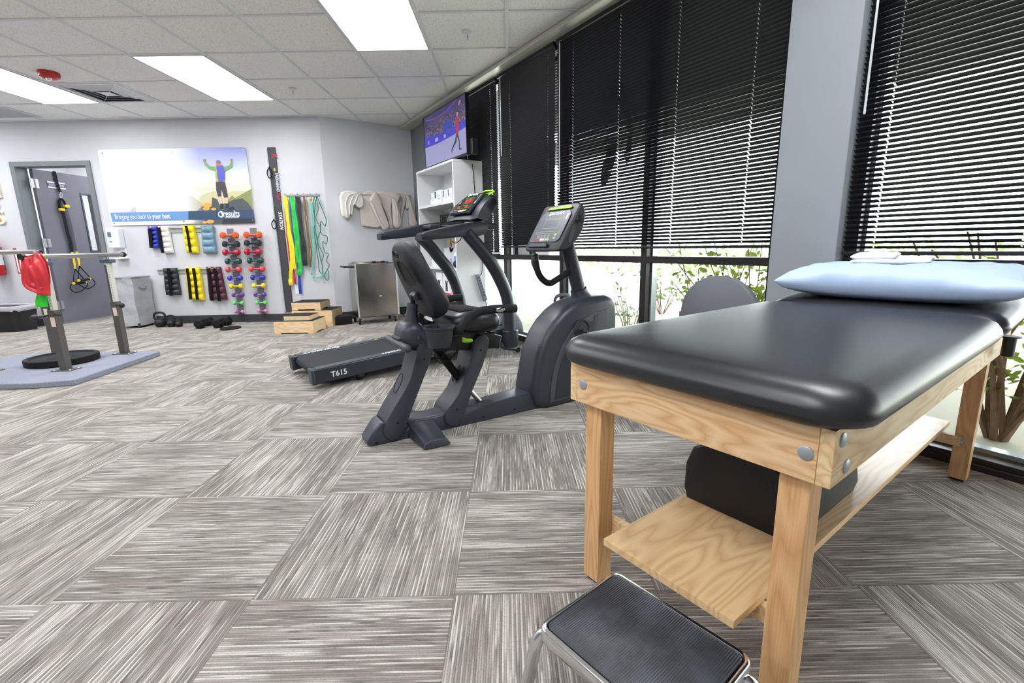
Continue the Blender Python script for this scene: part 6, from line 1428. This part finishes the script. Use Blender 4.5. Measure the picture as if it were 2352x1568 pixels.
# ================================================================ BOOKCASE + TV
s0, s1, a0_, a1_, zt = 1.155, 2.105, .05, .372, 1.735
M_LAM = mat('white_wood_laminate', (226, 228, 228), .45, 0, .4, .02, 8)
r = thing('bookcase', 'tall white open bookcase standing in front of the black blinds', 'bookcase', WIN.mat((s0+s1)/2, (a0_+a1_)/2, 0))
bm = NB(); wbox(bm, s0, s0+.022, a0_, a1_-.001, 0, zt-.022); part('side_panel', bm, M_LAM, r, world=True, smooth=False, bev=.001)
bm = NB(); wbox(bm, s1-.022, s1, a0_, a1_-.001, 0, zt-.022); part('side_panel', bm, M_LAM, r, world=True, smooth=False, bev=.001)
bm = NB(); wbox(bm, s0-.002, s1+.002, a0_, a1_, zt-.022, zt); part('top_panel', bm, M_LAM, r, world=True, smooth=False, bev=.001)
bm = NB(); wbox(bm, s0+.022, s1-.022, a0_, a0_+.008, .06, zt-.022); part('back_panel', bm, M_LAM, r, world=True, smooth=False)
SZ = [.06, .37, .69, 1.05, 1.355]
for z in SZ: bm = NB(); wbox(bm, s0+.022, s1-.022, a0_+.008, a1_-.004, z-.022, z); part('shelf', bm, M_LAM, r, world=True, smooth=False)
bm = NB(); wbox(bm, s0+.022, s1-.022, a1_-.02, a1_-.006, 0, .038); part('kick_board', bm, M_LAM, r, world=True, smooth=False)
M_CARD = mat('white_carton', (234, 236, 240), .5); M_BLUEP = mat('royal_blue_print', (52, 78, 168), .5); M_GRNP = mat('dark_green_print', (44, 78, 80), .5)
def wpx(x, y, a): return WIN.tz(x, y, a)
def carton(lab, sa, sb, aa, ab, z0, h, mt=None, mark=M_BLUEP, g='cartons in the white bookcase', name='carton', cat='box', stripes=True):
    z0 += .0005; rr_ = thing(name, lab, cat, WIN.at((sa+sb)/2, (aa+ab)/2, z0), g)
    bm = NB(); wbox(bm, sa, sb, aa, ab, z0, z0+h); part('body', bm, mt or M_CARD, rr_, world=True, smooth=False, bev=.0015)
    if stripes:
        bm = NB(); wbox(bm, sa+(sb-sa)*.12, sa+(sb-sa)*.3, ab, ab+.0008, z0+h*.45, z0+h*.95); part('printed_stripe', bm, mark, rr_, world=True, smooth=False)
        bm = NB(); wbox(bm, sa+(sb-sa)*.5, sa+(sb-sa)*.85, ab, ab+.0008, z0+h*.35, z0+h*.4); wbox(bm, sa+(sb-sa)*.5, sa+(sb-sa)*.8, ab, ab+.0008, z0+h*.55, z0+h*.6); part('printed_lines', bm, M_TEXTG, rr_, world=True, smooth=False)
    return rr_
x_s = lambda x, y=450: wpx(x, y, .34)[0]
cu = [(988, 996), (996.5, 1014), (1017, 1028), (1028, 1038.5)]
labs = ['narrow white carton at the left end of the upper shelf', 'wide white carton with a dark green stripe on the upper shelf', 'white carton with a blue stripe, third on the upper shelf', 'white carton with a blue stripe, at the right end of the upper shelf']
for (xa, xb), lab, mk, h in zip(cu, labs, (M_TEXTG, M_GRNP, M_BLUEP, M_BLUEP), (.125, .135, .125, .125)): carton(lab, x_s(xa), x_s(xb)-.004, .17, .34, SZ[4], h, None, mk)
def hardcase(lab, sa, sb, aa, ab, z0, h):
    z0 += .0005; rr_ = thing('equipment_case', lab, 'case', WIN.at((sa+sb)/2, (aa+ab)/2, z0), 'black cases in the white bookcase')
    bm = NB(); wbox(bm, sa, sb, aa, ab, z0, z0+h*.48); part('lower_shell', bm, M_RUBBER, rr_, world=True, bev=.006)
    bm = NB(); wbox(bm, sa, sb, aa, ab, z0+h*.52, z0+h); part('upper_shell', bm, M_RUBBER, rr_, world=True, bev=.01)
    bm = NB(); wbox(bm, sa+.02, sb-.02, aa+.01, ab-.01, z0+h*.4, z0+h*.6); part('seam', bm, M_BLACK, rr_, world=True)
    for f in (.25, .75): bm = NB(); wbox(bm, sa+(sb-sa)*f-.014, sa+(sb-sa)*f+.014, ab, ab+.006, z0+h*.35, z0+h*.65); part('latch', bm, M_BLACK, rr_, world=True)
hardcase('large flat black case, lowest on the middle bookcase shelf', 1.20, 1.50, .09, .33, SZ[3], .085); hardcase('black case stacked second on the middle bookcase shelf', 1.56, 1.92, .10, .33, SZ[3], .11); hardcase('small black case on top of the stacked pair', 1.60, 1.86, .12, .31, SZ[3]+.111, .085)
z = SZ[2]
carton('grey carton with a silver top on the third shelf', 1.52, 1.82, .06, .24, z, .20, mat('grey_carton', (196, 200, 206), .5), M_TEXTG, stripes=False)
carton('low white carton in front on the third shelf', 1.42, 1.70, .25, .345, z, .10, None, M_TEXTG, stripes=False)
rr_ = thing('spray_bottle', 'white bottle with a blue label at the right end of the third shelf', 'bottle', WIN.at(1.93, .28, z+.0005), 'bottles on the third shelf')
m = Matrix.Translation(WIN.at(1.93, .28, z+.0005)); bm = NB(); lathe(bm, [(0, 0), (.03, 0), (.032, .01), (.032, .14), (.014, .165), (.012, .18), (0, .18)], m, 20); part('body', bm, M_CARD, rr_, world=True)
bm = NB(); lathe(bm, [(.0325, .03), (.0325, .12)], m, 20); part('label', bm, mat('sky_blue_label', (90, 140, 210), .5), rr_, world=True)
bm = NB(); lathe(bm, [(0, .18), (.013, .18), (.013, .2), (0, .2)], m, 14); part('cap', bm, mat('orange_cap', (226, 120, 60), .5), rr_, world=True)
bm = NB(); ball(bm, WIN.at(1.99, .32, z+.04), .04, 8, (1, 1, .95)); solo('exercise_mitt', bm, mat('navy_fabric', (36, 48, 76), .8), 'dark navy bundle at the front edge of the third shelf', 'bundle', WIN.at(1.99, .32, z+.001))
z = SZ[1]
for i, (sa, sb, lab) in enumerate(((1.50, 1.66, 'white boxed grip trainer, left one of the pair on the lower shelf'), (1.68, 1.86, 'white boxed grip trainer, right one of the pair on the lower shelf'))):
    q = carton(lab, sa, sb, .2, .34, z, .26, None, mat('red_box_base', (196, 60, 40), .5), 'boxed trainers on the lower shelf', 'product_box', stripes=False)
    bm = NB(); wbox(bm, sa, sb, .34, .341, z+.0005, z+.05); part('printed_base', bm, (mat('yellow_box_base', (214, 206, 40), .5), mat('red_box_base', (196, 60, 40), .5))[i], q, world=True, smooth=False)
    bm = NB(); c0 = WIN.at((sa+sb)/2, .3412, z+.12)
    for d in (-.02, .02): tube(bm, [c0+WIN.u*d+Vector((0, 0, -.05)), c0+WIN.u*d*.5+Vector((0, 0, .02)), c0+WIN.u*d*1.2+Vector((0, 0, .06))], .007, 6, 3)
    part('printed_gripper', bm, M_BLACK, q, world=True)
m = Matrix.Translation(WIN.at(1.96, .27, z+.0005)); rr_ = thing('traffic_cone', 'small orange training cone on the lower bookcase shelf', 'cone', m)
bm = NB(); lathe(bm, [(.05, .006), (.012, .2), (0, .2)], m, 24); part('cone', bm, mat('cone_orange', (244, 92, 30), .45), rr_, world=True)
bm = NB(); box(bm, -.055, .055, -.055, .055, 0, .006, m @ Matrix.Rotation(.55, 4, 'Z')); part('base', bm, mat('cone_orange', (244, 92, 30), .45), rr_, world=True)
carton('plain cardboard box on the bottom shelf', 1.3, 1.75, .08, .33, SZ[0], .2, mat('brown_cardboard', (196, 160, 116), .8), M_TEXTG, stripes=False)
# television
aT = .30; TS0, TS1, TZ0, TZ1 = 1.265, 2.275, 1.752, 2.29
r = thing('television', 'flat television showing ice skating on top of the white bookcase', 'television', WIN.mat((TS0+TS1)/2, aT-.02, zt))
bm = NB(); wbox(bm, TS0, TS1, aT-.035, aT-.004, TZ0, TZ1)
wbox(bm, TS0, TS1, aT-.004, aT, TZ0, TZ0+.02)
for q in ((TS0, TS0+.011, TZ0+.02, TZ1), (TS1-.011, TS1, TZ0+.02, TZ1), (TS0+.011, TS1-.011, TZ1-.011, TZ1)): wbox(bm, q[0], q[1], aT-.004, aT, q[2], q[3])
part('casing', bm, mat('glossy_black_bezel', (24, 24, 28), .2), r, world=True, smooth=False)
bm = NB(); wbox(bm, 1.6, 2.0, .06, .34, zt+.0005, zt+.012); wbox(bm, 1.75, 1.85, aT-.06, aT-.036, zt+.012, 2.0); part('stand', bm, M_BLACK, r, world=True, bev=.003)
bm = NB(); wbox(bm, TS1+.001, TS1+.05, aT-.09, aT-.03, TZ0+.0, TZ0+.14); part('side_speaker', bm, M_BLACK, r, world=True, bev=.004)
sw, shh = TS1-TS0-.022, TZ1-TZ0-.031; sz0, ss0 = TZ0+.02, TS0+.011
def crowd_mat():
    m, k, b = base('screen_crowd'); n1 = k.noise(k.pos(), 70, 2); n2 = k.noise(k.pos(), 5, 1)
    c = k.ramp(n1, [(.35, lin((30, 28, 60))), (.5, lin((72, 66, 104))), (.62, lin((150, 130, 150)))]); x, y, z_ = k.sep(k.pos())
    f = k.ramp(z_, [(0, (1, 1, 1)), (1, (0, 0, 0))]); up_ = k.m('MULTIPLY', k.m('SUBTRACT', z_, 2.08), 6., clamp=True)
    c = k.mix(up_, c, lin((52, 46, 92))); b.inputs['Base Color'].default_value = (.01, .01, .012, 1); b.inputs['Roughness'].default_value = .2
    k.link(c, b.inputs['Emission Color']); b.inputs['Emission Strength'].default_value = .42; return m
def scr(c, nm): 
    m = emis(nm, c, .42); m.node_tree.nodes['Principled BSDF'].inputs['Base Color'].default_value = (.01, .01, .012, 1); m.node_tree.nodes['Principled BSDF'].inputs['Roughness'].default_value = .25; return m
def spoly(pts, d): return [WIN.at(ss0+u*sw, aT-.003+d, sz0+v*shh) for u, v in pts]
bm = NB(); flat(bm, spoly([(0, 0), (1, 0), (1, 1), (0, 1)], 0)); sc = part('screen', bm, crowd_mat(), r, world=True, smooth=False)
k_ = 0
for nm, pts, c in (('picture_ice', [(0, 0), (1, 0), (1, .44), (.7, .40), (.35, .38), (0, .40)], (158, 158, 200)), ('picture_boards', [(0, .40), (.35, .38), (.7, .40), (1, .44), (1, .57), (.6, .54), (.3, .56), (0, .61)], (62, 62, 190)),
                   ('picture_banner', [(.5, .54), (.7, .55), (.72, .72), (.52, .70)], (34, 66, 170)), ('picture_banner', [(.6, .85), (.70, .86), (.71, .95), (.61, .94)], (62, 60, 160)),
                   ('picture_light_arc', [(.05, .92), (.3, .86), (.55, .87), (.8, .96), (.8, .985), (.55, .895), (.3, .885), (.05, .945)], (104, 60, 150)),
                   ('picture_board_logo', [(.08, .44), (.13, .44), (.13, .52), (.08, .52)], (140, 110, 220)), ('picture_board_logo', [(.28, .43), (.36, .43), (.36, .50), (.28, .50)], (170, 150, 230)), ('picture_board_logo', [(.5, .43), (.55, .43), (.55, .49), (.5, .49)], (170, 170, 240)),
                   ('picture_skater', [(.785, .40), (.81, .40), (.79, .26), (.69, .14), (.68, .08), (.665, .13), (.67, .16), (.75, .28)], (44, 44, 70)), ('picture_skater', [(.79, .40), (.83, .40), (.86, .25), (.86, .12), (.90, .11), (.90, .09), (.84, .09), (.84, .24)], (44, 44, 70)),
                   ('picture_skater', [(.785, .38), (.84, .38), (.85, .55), (.845, .68), (.82, .71), (.80, .66), (.80, .62), (.77, .60), (.80, .56)], (186, 34, 62)), ('picture_skater', [(.815, .70), (.84, .70), (.845, .76), (.82, .77)], (190, 160, 160)), ('picture_badge', [(.86, .86), (.9, .88), (.91, .95), (.87, .94)], (170, 110, 140))):
    k_ += 1; bm = tri(spoly(pts, .0002+.00008*k_)); part(nm, bm, scr(c, 'screen_%d_%d_%d' % c), sc, world=True, smooth=False)
# cords and power strip on the bookcase side
SP = Plane(WIN.at(s1, a1_, 0)[:2], (-WIN.n)[:2])        # along the side panel; n points to the room
sgn_ = 1 if SP.n.dot(WIN.u) > 0 else -1
def sp(x, y, d=.01): return SP.px(x, y, d*sgn_)
r = thing('power_strip', 'grey power strip hanging by its cord on the side of the white bookcase', 'power strip', sp(1118, 690))
a, b = sp(1096, 630, .022), sp(1115, 690, .022); m = axes((a+b)/2, (b-a), SP.u); L = (b-a).length
bm = NB(); box(bm, -L/2, L/2, -.021, .021, -.014, .014, m); part('housing', bm, mat('grey_strip_plastic', (120, 130, 140), .5), r, world=True, bev=.005)
nz = m.col[2].xyz; sg = 1 if nz.dot(SP.n*sgn_) > 0 else -1
for i in range(7): bm = NB(); x = -L*.38+i*L*.11; box(bm, x-.009, x+.009, -.011, .011, .0142*sg, .0152*sg, m); part('socket', bm, mat('socket_face', (70, 78, 86), .5), r, world=True)
bm = NB(); tube(bm, [sp(1085, 376, .008), sp(1090, 440, .008), sp(1093, 520, .008), sp(1106, 580, .008), sp(1107, 625, .008), sp(1100, 634, .02)], .0035, 6, 5); tube(bm, [sp(1115, 690, .022), sp(1119, 705, .02), sp(1122, 730, .02), sp(1123, 760, .02)], .004, 6, 4); part('cord', bm, M_BLACK, r, world=True)
